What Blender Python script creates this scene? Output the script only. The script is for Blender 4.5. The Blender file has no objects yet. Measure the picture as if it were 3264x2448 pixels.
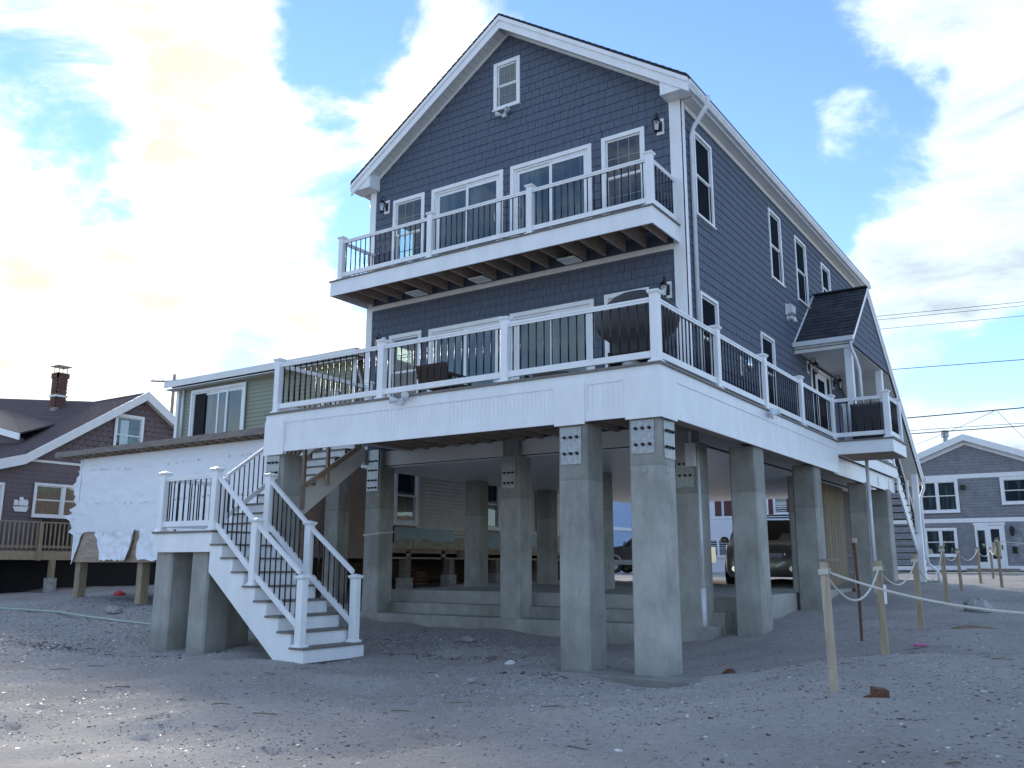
import bpy, math, random
import numpy as np
from mathutils import Vector, Matrix, noise
R_=math.radians
S=bpy.context.scene
COL=S.collection
rnd=random.Random(7)

# ------------------------------------------------------------------ camera
yaw,pit,rol=R_(33.94489),R_(11.61019),R_(0.14712)
fw=np.array([-math.sin(yaw)*math.cos(pit),math.cos(yaw)*math.cos(pit),math.sin(pit)])
rt=np.array([math.cos(yaw),math.sin(yaw),0.]); up=np.cross(rt,fw)
rt,up=math.cos(rol)*rt+math.sin(rol)*up,-math.sin(rol)*rt+math.cos(rol)*up
CAM=np.array([0.,0.,1.4])
cd=bpy.data.cameras.new('camera'); cam=bpy.data.objects.new('camera',cd); COL.objects.link(cam)
cam.matrix_world=Matrix(((rt[0],up[0],-fw[0],CAM[0]),(rt[1],up[1],-fw[1],CAM[1]),(rt[2],up[2],-fw[2],CAM[2]),(0,0,0,1)))
cd.sensor_width=36; cd.lens=36*2806.6/3264; cd.clip_end=3000; cd.clip_start=.05
S.camera=cam
def pixdir(px,py):   # direction of a photo pixel (2212 wide), used once to place clouds in the sky
    F=1.4756; d=rt*((px*F-1632)/2806.6)-up*((py*F-1224)/2806.6)+fw
    return d/np.linalg.norm(d)

# ------------------------------------------------------------------ world
SUN_EL=R_(18.5); SUN_AZ=math.atan2(-0.81,0.50)   # sun stands to the left, behind the clouds
w=bpy.data.worlds.new('World'); S.world=w; w.use_nodes=True
nt=w.node_tree; nt.nodes.clear()
def N(nt,t,**k):
    n=nt.nodes.new(t)
    for a,b in k.items():
        if a=='ins':
            for i,v in b.items(): n.inputs[i].default_value=v
        else: setattr(n,a,b)
    return n
def mathn(nt,op,a,b=None,c=None,clamp=False):
    n=nt.nodes.new('ShaderNodeMath'); n.operation=op; n.use_clamp=clamp
    for i,v in enumerate((a,b,c)):
        if v is None: continue
        if isinstance(v,(int,float)): n.inputs[i].default_value=v
        else: nt.links.new(v,n.inputs[i])
    return n.outputs[0]
L=nt.links.new
sky=N(nt,'ShaderNodeTexSky',sky_type='NISHITA',sun_disc=False,sun_elevation=SUN_EL,sun_rotation=SUN_AZ,air_density=1.0,dust_density=.0,ozone_density=3.0)
tc=N(nt,'ShaderNodeTexCoord')
nz=N(nt,'ShaderNodeTexNoise',ins={'Scale':2.6,'Detail':6.,'Roughness':.6}); L(tc.outputs['Generated'],nz.inputs['Vector'])
warp=N(nt,'ShaderNodeVectorMath',operation='MULTIPLY_ADD'); L(nz.outputs['Color'],warp.inputs[0]); warp.inputs[1].default_value=(.26,.26,.20)
sub=N(nt,'ShaderNodeVectorMath',operation='SUBTRACT'); L(tc.outputs['Generated'],sub.inputs[0]); sub.inputs[1].default_value=(.13,.13,.10)
L(sub.outputs[0],warp.inputs[2])
nrm=N(nt,'ShaderNodeVectorMath',operation='NORMALIZE'); L(warp.outputs[0],nrm.inputs[0])
CLOUD=4.8
# big cloud bodies (+) and gaps (-): photo position, angular radius in degrees, weight
blobs=[(250,330,18,1.0),(560,230,9,.8),(330,80,9,.5),(900,200,9,.75),(60,330,13,.7),(420,520,11,.7),(300,760,12,.5),(640,640,6,.4),
 (700,735,7,.5),(60,620,8,.3),(30,800,9,.5),(960,90,5,.35),(250,900,9,.5),
 (650,70,8.0,-1.5),(720,170,5.0,-.9),(150,190,9.0,-1.5),(30,110,7,-.9),(710,480,6.6,-1.9),(60,650,9,-1.2),(20,400,6,-.9),(330,640,8,-.9),(560,680,7,-.9),(170,840,7,-.5),(480,790,7,-.5),(840,20,6,-.5),
 (1950,15,5.5,.5),(2110,60,5.5,.5),(2180,200,4.5,.35),(1840,295,2.7,1.25),(2150,430,7,.8),(2030,520,5.5,.65),(1990,620,4.6,.6),(2140,300,4,.4),
 (2030,735,4.5,.45),(2180,560,6,.5),(2050,870,4,.5),(2000,950,5,.5),(2160,940,5,.5),(1735,135,1.3,.9),(1670,160,1.1,.6),(1620,150,1.,.5),(2060,695,4.0,-1.1),(2090,800,4.,-1.1),(1960,330,4.5,-1.1),(2180,640,3.5,-.7),(2130,160,3,-.5),(2000,930,3,-.5),(2170,350,3.5,-.5),
 (1300,60,10,-.9),(1600,170,10,-1.0),(1760,480,5,-1.0),(1560,40,8,-.8),(-300,300,20,.5),(-500,700,22,.4),(2700,500,18,.3),(200,-600,25,.3)]
acc=None
for px,py,rad,wt in blobs:
    d=pixdir(px,py)
    dp=N(nt,'ShaderNodeVectorMath',operation='DOT_PRODUCT'); L(nrm.outputs[0],dp.inputs[0]); dp.inputs[1].default_value=tuple(d)
    k=1/(1-math.cos(R_(rad)))
    t=mathn(nt,'MULTIPLY_ADD',dp.outputs['Value'],k,1-k,clamp=True)   # 1 at centre, 0 at the rim
    acc=mathn(nt,'MULTIPLY',t,wt) if acc is None else mathn(nt,'MULTIPLY_ADD',t,wt,acc)
mp=N(nt,'ShaderNodeMapping'); mp.inputs['Scale'].default_value=(1,1,2.0); L(tc.outputs['Generated'],mp.inputs[0])
n2=N(nt,'ShaderNodeTexNoise',ins={'Scale':5.0,'Detail':13.,'Roughness':.64,'Distortion':.35}); L(mp.outputs[0],n2.inputs['Vector'])
cov=mathn(nt,'MULTIPLY_ADD',n2.outputs['Fac'],4.2,-1.95)
cov=mathn(nt,'ADD',cov,acc)
mask=N(nt,'ShaderNodeMapRange',interpolation_type='SMOOTHERSTEP',ins={'From Min':-.30,'From Max':1.05}); L(cov,mask.inputs['Value'])
sd=N(nt,'ShaderNodeVectorMath',operation='DOT_PRODUCT'); L(tc.outputs['Generated'],sd.inputs[0])
sv=pixdir(300,480); sd.inputs[1].default_value=tuple(sv)
glow=N(nt,'ShaderNodeMapRange',ins={'From Min':.80,'From Max':1.,'To Min':0.,'To Max':1.}); L(sd.outputs['Value'],glow.inputs['Value'])
glow2=mathn(nt,'POWER',glow.outputs[0],1.6)
mp3=N(nt,'ShaderNodeMapping'); mp3.inputs['Scale'].default_value=(1,1,2.8); mp3.inputs['Location'].default_value=(.03,.05,.11); L(tc.outputs['Generated'],mp3.inputs[0])
n3=N(nt,'ShaderNodeTexNoise',ins={'Scale':6.5,'Detail':10.,'Roughness':.62,'Distortion':.3}); L(mp3.outputs[0],n3.inputs['Vector'])
shade=N(nt,'ShaderNodeMapRange',interpolation_type='SMOOTHSTEP',ins={'From Min':.36,'From Max':.70,'To Min':0.0,'To Max':-.42}); L(n3.outputs['Fac'],shade.inputs['Value'])
thick=N(nt,'ShaderNodeMapRange',ins={'From Min':.45,'From Max':1.2}); L(cov,thick.inputs['Value'])
shm=mathn(nt,'MULTIPLY_ADD',shade.outputs[0],thick.outputs[0],1.0)
shm=mathn(nt,'MINIMUM',mathn(nt,'MULTIPLY_ADD',glow2,.08,shm),1.0)
br=mathn(nt,'MULTIPLY_ADD',glow2,.25,1.0)
br=mathn(nt,'MULTIPLY',mathn(nt,'MULTIPLY',br,shm),CLOUD)
cc=N(nt,'ShaderNodeMix',data_type='RGBA'); L(glow.outputs[0],cc.inputs['Factor'])
cc.inputs['A'].default_value=(.82,.96,1.10,1); cc.inputs['B'].default_value=(1.0,.95,.76,1)
cs=N(nt,'ShaderNodeVectorMath',operation='SCALE'); L(cc.outputs['Result'],cs.inputs[0]); L(br,cs.inputs['Scale'])
skm=N(nt,'ShaderNodeVectorMath',operation='MULTIPLY'); L(sky.outputs[0],skm.inputs[0]); skm.inputs[1].default_value=(1.0,1.02,1.18)
mx=N(nt,'ShaderNodeMix',data_type='RGBA'); L(mask.outputs[0],mx.inputs['Factor']); L(skm.outputs[0],mx.inputs['A']); L(cs.outputs[0],mx.inputs['B'])
bg=N(nt,'ShaderNodeBackground',ins={'Strength':.10}); L(mx.outputs['Result'],bg.inputs['Color'])
wo=N(nt,'ShaderNodeOutputWorld'); L(bg.outputs[0],wo.inputs['Surface'])

sl=bpy.data.lights.new('sun','SUN'); sl.energy=2.1; sl.angle=R_(9); sl.color=(1,.93,.82)
so=bpy.data.objects.new('sun',sl); COL.objects.link(so)
sdir=Vector((math.cos(SUN_EL)*-.851,math.cos(SUN_EL)*.525,math.sin(SUN_EL))); so.rotation_euler=sdir.to_track_quat('Z','Y').to_euler(); so.location=(-20,10,30)
S.view_settings.view_transform='Standard'; S.view_settings.look='None'; S.view_settings.gamma=1; S.view_settings.use_curve_mapping=False
S.view_settings.exposure=1.47
S.render.engine='CYCLES'
try: S.cycles.max_bounces=8; S.cycles.transparent_max_bounces=12
except Exception: pass

# ------------------------------------------------------------------ materials
MATS={}
def mat(name,col=(.5,.5,.5),rough=.6,metal=0.,noise_s=0,noise_a=.0,bump=0,bump_s=60,spec=.5,coat=0,stretch=(1,1,1),col2=None,build=None,rand=0.):
    m=bpy.data.materials.new(name); m.use_nodes=True; t=m.node_tree; b=t.nodes['Principled BSDF']; l=t.links.new
    b.inputs['Base Color'].default_value=(*col,1); b.inputs['Roughness'].default_value=rough; b.inputs['Metallic'].default_value=metal
    b.inputs['Specular IOR Level'].default_value=spec; b.inputs['Coat Weight'].default_value=coat
    tcn=t.nodes.new('ShaderNodeTexCoord'); mpn=t.nodes.new('ShaderNodeMapping'); mpn.inputs['Scale'].default_value=stretch
    g=t.nodes.new('ShaderNodeNewGeometry'); l(g.outputs['Position'],mpn.inputs[0])
    if noise_s:
        n=N(t,'ShaderNodeTexNoise',ins={'Scale':noise_s,'Detail':6.,'Roughness':.6}); l(mpn.outputs[0],n.inputs['Vector'])
        mr=N(t,'ShaderNodeMapRange',ins={'From Min':.3,'From Max':.7}); l(n.outputs['Fac'],mr.inputs['Value'])
        mixn=N(t,'ShaderNodeMix',data_type='RGBA'); l(mr.outputs[0],mixn.inputs['Factor'])
        c2=col2 or tuple(c*(1-noise_a) for c in col); c1=col if col2 else tuple(min(1,c*(1+noise_a*.6)) for c in col)
        mixn.inputs['A'].default_value=(*c2,1); mixn.inputs['B'].default_value=(*c1,1)
        out=mixn.outputs['Result']
        if rand:
            oi=t.nodes.new('ShaderNodeObjectInfo'); hs=t.nodes.new('ShaderNodeHueSaturation'); l(out,hs.inputs['Color'])
            mm=mathn(t,'MULTIPLY_ADD',oi.outputs['Random'],rand,1-rand/2); l(mm,hs.inputs['Value']); out=hs.outputs['Color']
        l(out,b.inputs['Base Color'])
    if bump:
        nb=N(t,'ShaderNodeTexNoise',ins={'Scale':bump_s,'Detail':5.}); l(mpn.outputs[0],nb.inputs['Vector'])
        bn=N(t,'ShaderNodeBump',ins={'Strength':bump,'Distance':.01}); l(nb.outputs['Fac'],bn.inputs['Height']); l(bn.outputs[0],b.inputs['Normal'])
    if build: build(t,b,l,mpn)
    MATS[name]=m; return m
WHITE=mat('white_pvc',(.79,.80,.81),.38,noise_s=2.6,noise_a=.075,bump=.05,bump_s=25,stretch=(1.6,1.6,.6))
WHITE2=mat('white_vinyl_soffit',(.74,.74,.72),.45,noise_s=1.5,noise_a=.06)
SIDING=mat('slate_blue_cedar_shingle',(.092,.112,.158),.72,noise_s=9,noise_a=.16,bump=.45,bump_s=38,stretch=(3,3,.35),rand=.07)
BACKING=mat('dark_backing',(.03,.037,.055),.9)
BALU=mat('dark_bronze_aluminium',(.020,.017,.018),.35,metal=.2)
DECKB=mat('grey_brown_composite_board',(.17,.15,.135),.6,noise_s=14,noise_a=.2,bump=.3,bump_s=50,stretch=(1,1,1))
JOIST=mat('treated_joist_wood',(.42,.32,.25),.75,noise_s=7,noise_a=.3,bump=.3,bump_s=40,stretch=(6,.6,6),rand=.25)
PTWOOD=mat('treated_wood',(.34,.27,.18),.75,noise_s=6,noise_a=.35,bump=.4,bump_s=60,stretch=(5,5,.5),rand=.25)
PALEWOOD=mat('pale_new_timber',(.45,.36,.27),.7,noise_s=7,noise_a=.3,bump=.4,bump_s=60,stretch=(6,6,.4),rand=.25)
GREYWOOD=mat('weathered_timber',(.24,.205,.18),.85,noise_s=6,noise_a=.35,bump=.6,bump_s=50,stretch=(.6,5,5))
OSB=mat('strand_board',(.33,.24,.19),.8,noise_s=22,noise_a=.35,bump=.5,bump_s=60)
PLY=mat('weathered_plywood',(.40,.30,.23),.8,noise_s=3,noise_a=.3,bump=.3,bump_s=40,stretch=(1,1,5))
GALV=mat('galvanised_steel',(.33,.35,.36),.42,metal=.75,noise_s=24,noise_a=.28,bump=.15,bump_s=80)
BOLT=mat('dark_steel_bolt',(.05,.05,.055),.4,metal=.8)
ASPH=mat('dark_asphalt_shingle',(.040,.043,.056),.9,noise_s=90,noise_a=.6,bump=.8,bump_s=220,rand=.7)
BLKIRON=mat('black_lantern_metal',(.012,.011,.011),.4,metal=.3)
ALUG=mat('white_aluminium_gutter',(.66,.69,.73),.3,noise_s=5,noise_a=.12)
PLASTIC=mat('grey_white_plastic',(.62,.64,.66),.4)
CHROME=mat('polished_metal',(.8,.82,.84),.12,metal=1)
LAMPW=mat('frosted_lamp_glass',(.80,.86,.85),.2)
ROPE=mat('pale_rope',(.62,.60,.54),.85,bump=.8,bump_s=220)
RUST=mat('rusty_iron',(.13,.055,.03),.85,noise_s=30,noise_a=.5,bump=.6,bump_s=90)
COVER=mat('black_grill_cover_cloth',(.018,.017,.018),.55,bump=.5,bump_s=9)
WICKER=mat('dark_wicker',(.035,.025,.022),.6,bump=1,bump_s=140)
TYVEK=mat('white_house_wrap',(.80,.81,.84),.42,noise_s=1.0,noise_a=.03,bump=.35,bump_s=6,stretch=(.5,.5,3))
GREENV=mat('sage_green_vinyl_siding',(.26,.275,.20),.5,noise_s=4,noise_a=.1,bump=.2,bump_s=60,stretch=(1,1,8))
BEIGEV=mat('beige_vinyl_siding',(.58,.56,.50),.5,noise_s=4,noise_a=.12)
FOAM=mat('pale_blue_foam_board',(.36,.48,.50),.7,noise_s=5,noise_a=.15)
YELLOWP=mat('yellow_old_siding',(.42,.39,.29),.8,noise_s=8,noise_a=.3)
BROWNS=mat('mauve_brown_shingle',(.155,.120,.130),.8,noise_s=6,noise_a=.18,bump=.5,bump_s=30,stretch=(3,3,.5))
BROWNR=mat('dark_brown_roof_shingle',(.090,.065,.072),.9,noise_s=30,noise_a=.35,bump=.8,bump_s=60)
BRICK=mat('red_brown_brick',(.16,.075,.055),.85,noise_s=20,noise_a=.4,bump=.5,bump_s=40,rand=.5)
MORTAR=mat('mortar',(.32,.29,.27),.9)
GRAYS=mat('grey_cedar_shingle',(.27,.275,.30),.8,noise_s=3,noise_a=.22,bump=.2,bump_s=30,rand=.35)
WHITES=mat('white_clapboard',(.70,.71,.75),.5,noise_s=3,noise_a=.06)
BLUESHADE=mat('blue_shade_siding',(.36,.48,.66),.5)  # bluish sky-lit shade of the siding is put into this base colour
MAROON=mat('maroon_shutter',(.11,.030,.035),.6)
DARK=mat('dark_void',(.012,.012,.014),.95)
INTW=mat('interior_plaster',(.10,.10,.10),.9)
MUNT=mat('grey_grille_bar',(.24,.25,.26),.5)
SLABC=mat('pale_slab_concrete',(.37,.36,.33),.85,noise_s=2,noise_a=.22,bump=.2,bump_s=60)
CURT=mat('sheer_curtain',(.50,.62,.66),.8,bump=.6,bump_s=8,stretch=(8,8,.2))
SCREEN=mat('dark_insect_screen_glass',(.020,.025,.034),.9,spec=.0,noise_s=1.0,noise_a=.25)
TYRE=mat('tyre_rubber',(.012,.012,.013),.8)
VAN=mat('bronze_grey_car_paint',(.30,.285,.26),.28,metal=.5,coat=1)
TRUCK=mat('black_car_paint',(.012,.013,.016),.2,coat=1)
TRIMG=mat('grey_truck_cladding',(.20,.20,.20),.5)
CARGLASS=mat('car_glass',(.012,.016,.018),.05,spec=.9)
LENS=mat('clear_lens',(.45,.45,.45),.08,metal=.5)
AMBER=mat('amber_lens',(.60,.16,.04),.15)
ACM=mat('dark_grey_condenser',(.05,.052,.06),.5)
STONE=mat('pale_stone',(.34,.33,.32),.85,noise_s=8,noise_a=.3,bump=.4,bump_s=20)
PEB1=mat('grey_pebble',(.20,.185,.18),.75,noise_s=37,noise_a=.5)
PEB2=mat('white_shell',(.62,.60,.58),.5,noise_s=40,noise_a=.2)
PEB3=mat('dark_seaweed_bits',(.045,.036,.032),.85,noise_s=40,noise_a=.5)
TWIG=mat('dry_reed',(.17,.125,.075),.85)
WIRE=mat('wire_black',(.03,.03,.035),.6)
REDP=mat('red_plastic',(.55,.03,.03),.5)
PINKP=mat('pink_plastic',(.45,.04,.18),.5)
HOSE=mat('pale_green_pipe',(.35,.42,.36),.5)
def glassmat(name,tint,g=.12):
    m=bpy.data.materials.new(name); m.use_nodes=True; t=m.node_tree; t.nodes.clear()
    tr=N(t,'ShaderNodeBsdfTransparent'); tr.inputs[0].default_value=(*tint,1); gl=N(t,'ShaderNodeBsdfGlossy',ins={'Roughness':.02}); gl.inputs['Color'].default_value=(1,1,1,1)
    fr=N(t,'ShaderNodeFresnel',ins={'IOR':1.55}); a=mathn(t,'MULTIPLY_ADD',fr.outputs[0],1.6,g,clamp=True); gm=t.nodes.new('ShaderNodeNewGeometry'); a=mathn(t,'MULTIPLY',a,mathn(t,'SUBTRACT',1.,gm.outputs['Backfacing']))
    mixs=N(t,'ShaderNodeMixShader'); t.links.new(a,mixs.inputs[0]); t.links.new(tr.outputs[0],mixs.inputs[1]); t.links.new(gl.outputs[0],mixs.inputs[2])
    o=N(t,'ShaderNodeOutputMaterial'); t.links.new(mixs.outputs[0],o.inputs[0]); return m
GLASS=glassmat('window_glass',(.82,.88,.84),.02)
GLASSR=glassmat('tinted_window_glass',(.30,.34,.36),.015)
GLASSC=glassmat('clear_lantern_glass',(.85,.88,.9),.06)
def darkglass(name):
    m=bpy.data.materials.new(name); m.use_nodes=True; t=m.node_tree; t.nodes.clear()
    df=N(t,'ShaderNodeBsdfDiffuse'); g=t.nodes.new('ShaderNodeNewGeometry'); mpn=t.nodes.new('ShaderNodeMapping'); mpn.inputs['Scale'].default_value=(5,5,.35); t.links.new(g.outputs['Position'],mpn.inputs[0])
    n=N(t,'ShaderNodeTexNoise',ins={'Scale':1.3,'Detail':3.}); t.links.new(mpn.outputs[0],n.inputs['Vector'])
    mr=N(t,'ShaderNodeMapRange',ins={'From Min':.5,'From Max':.62}); t.links.new(n.outputs['Fac'],mr.inputs['Value'])
    mx_=N(t,'ShaderNodeMix',data_type='RGBA'); t.links.new(mr.outputs[0],mx_.inputs['Factor']); mx_.inputs['A'].default_value=(.016,.026,.033,1); mx_.inputs['B'].default_value=(.05,.075,.085,1); t.links.new(mx_.outputs['Result'],df.inputs['Color'])
    gl=N(t,'ShaderNodeBsdfGlossy',ins={'Roughness':.015}); gl.inputs['Color'].default_value=(.9,1,1,1)
    n2_=N(t,'ShaderNodeTexNoise',ins={'Scale':1.4,'Detail':1.}); t.links.new(g.outputs['Position'],n2_.inputs['Vector']); bn=N(t,'ShaderNodeBump',ins={'Strength':.25,'Distance':.02}); t.links.new(n2_.outputs['Fac'],bn.inputs['Height']); t.links.new(bn.outputs[0],gl.inputs['Normal'])
    fr=N(t,'ShaderNodeFresnel',ins={'IOR':1.5}); a=mathn(t,'MULTIPLY_ADD',fr.outputs[0],1.3,.05,clamp=True)
    mixs=N(t,'ShaderNodeMixShader'); t.links.new(a,mixs.inputs[0]); t.links.new(df.outputs[0],mixs.inputs[1]); t.links.new(gl.outputs[0],mixs.inputs[2])
    o=N(t,'ShaderNodeOutputMaterial'); t.links.new(mixs.outputs[0],o.inputs[0]); return m
GLASSD=darkglass('dark_window_glass')
# concrete with pour lines, blotches and pin holes
def bconc(t,b,l,mpn):
    g=t.nodes.new('ShaderNodeNewGeometry'); sx=t.nodes.new('ShaderNodeSeparateXYZ'); l(g.outputs['Position'],sx.inputs[0])
    oi=t.nodes.new('ShaderNodeObjectInfo')
    n1=N(t,'ShaderNodeTexNoise',ins={'Scale':1.3,'Detail':7.,'Roughness':.65}); l(g.outputs['Position'],n1.inputs['Vector'])
    m2=t.nodes.new('ShaderNodeMapping'); m2.inputs['Scale'].default_value=(3.2,3.2,1.0); l(g.outputs['Position'],m2.inputs[0])
    n2=N(t,'ShaderNodeTexNoise',ins={'Scale':1.6,'Detail':6.,'Roughness':.7}); l(m2.outputs[0],n2.inputs['Vector'])
    s=mathn(t,'ADD',n1.outputs['Fac'],mathn(t,'MULTIPLY',n2.outputs['Fac'],.7))
    mr=N(t,'ShaderNodeMapRange',ins={'From Min':.66,'From Max':1.06}); l(s,mr.inputs['Value'])
    # pour line: a band above ~2.6 m is slightly darker and bluish, edge wavy
    hz=mathn(t,'ADD',sx.outputs['Z'],mathn(t,'MULTIPLY',n1.outputs['Fac'],.10))
    lim=mathn(t,'MULTIPLY_ADD',oi.outputs['Random'],.25,2.52)
    above=mathn(t,'MULTIPLY',mathn(t,'SUBTRACT',hz,lim),40.,clamp=True)
    line=mathn(t,'SUBTRACT',1.,mathn(t,'MULTIPLY',mathn(t,'ABSOLUTE',mathn(t,'SUBTRACT',hz,lim)),38.),clamp=True)
    mixn=N(t,'ShaderNodeMix',data_type='RGBA'); l(mr.outputs[0],mixn.inputs['Factor'])
    mixn.inputs['A'].default_value=(.235,.230,.205,1); mixn.inputs['B'].default_value=(.39,.38,.345,1)
    v=mathn(t,'MULTIPLY_ADD',above,-.17,1.0); v=mathn(t,'MULTIPLY_ADD',line,-.28,v)
    v=mathn(t,'MULTIPLY',v,mathn(t,'MULTIPLY_ADD',oi.outputs['Random'],.30,.85))
    # damp splash zone stain near the sand
    low=mathn(t,'SUBTRACT',1.,mathn(t,'MULTIPLY',mathn(t,'SUBTRACT',hz,.05),2.2),clamp=True)
    v=mathn(t,'MULTIPLY',v,mathn(t,'MULTIPLY_ADD',mathn(t,'MULTIPLY',low,n2.outputs['Fac']),-.42,1.))
    vor=N(t,'ShaderNodeTexVoronoi',ins={'Scale':9.}); l(g.outputs['Position'],vor.inputs['Vector'])
    pit_=mathn(t,'LESS_THAN',vor.outputs['Distance'],.075)
    v=mathn(t,'MULTIPLY_ADD',pit_,-.35,v)
    sc=N(t,'ShaderNodeVectorMath',operation='SCALE'); l(mixn.outputs['Result'],sc.inputs[0]); l(v,sc.inputs['Scale']); l(sc.outputs[0],b.inputs['Base Color'])
    nb=N(t,'ShaderNodeTexNoise',ins={'Scale':70.,'Detail':4.}); l(g.outputs['Position'],nb.inputs['Vector'])
    bb=mathn(t,'SUBTRACT',nb.outputs['Fac'],mathn(t,'MULTIPLY',pit_,1.5))
    bn=N(t,'ShaderNodeBump',ins={'Strength':.35,'Distance':.006}); l(bb,bn.inputs['Height']); l(bn.outputs[0],b.inputs['Normal'])
CONC=mat('cast_concrete',(.3,.3,.28),.8,build=bconc)
def bsand(t,b,l,mpn):
    g=t.nodes.new('ShaderNodeNewGeometry')
    n1=N(t,'ShaderNodeTexNoise',ins={'Scale':.35,'Detail':8.,'Roughness':.6}); l(g.outputs['Position'],n1.inputs['Vector'])
    n2=N(t,'ShaderNodeTexNoise',ins={'Scale':16.,'Detail':6.,'Roughness':.7}); l(g.outputs['Position'],n2.inputs['Vector'])
    n3=N(t,'ShaderNodeTexNoise',ins={'Scale':120.,'Detail':4.,'Roughness':.8}); l(g.outputs['Position'],n3.inputs['Vector'])
    mixn=N(t,'ShaderNodeMix',data_type='RGBA'); mr=N(t,'ShaderNodeMapRange',ins={'From Min':.35,'From Max':.65}); l(n1.outputs['Fac'],mr.inputs['Value']); l(mr.outputs[0],mixn.inputs['Factor'])
    mixn.inputs['A'].default_value=(.275,.255,.235,1); mixn.inputs['B'].default_value=(.375,.350,.325,1)
    v=mathn(t,'ADD',mathn(t,'MULTIPLY',n2.outputs['Fac'],.7),mathn(t,'MULTIPLY',n3.outputs['Fac'],.75)); v=mathn(t,'ADD',v,.28)
    sc=N(t,'ShaderNodeVectorMath',operation='SCALE'); l(mixn.outputs['Result'],sc.inputs[0]); l(v,sc.inputs['Scale']); l(sc.outputs[0],b.inputs['Base Color'])
    h=mathn(t,'ADD',mathn(t,'MULTIPLY',n2.outputs['Fac'],1.6),mathn(t,'MULTIPLY',n3.outputs['Fac'],.5))
    bn=N(t,'ShaderNodeBump',ins={'Strength':.75,'Distance':.022}); l(h,bn.inputs['Height']); l(bn.outputs[0],b.inputs['Normal'])
SAND=mat('shelly_beach_sand',(.2,.18,.16),.9,spec=.25,build=bsand)

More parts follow.
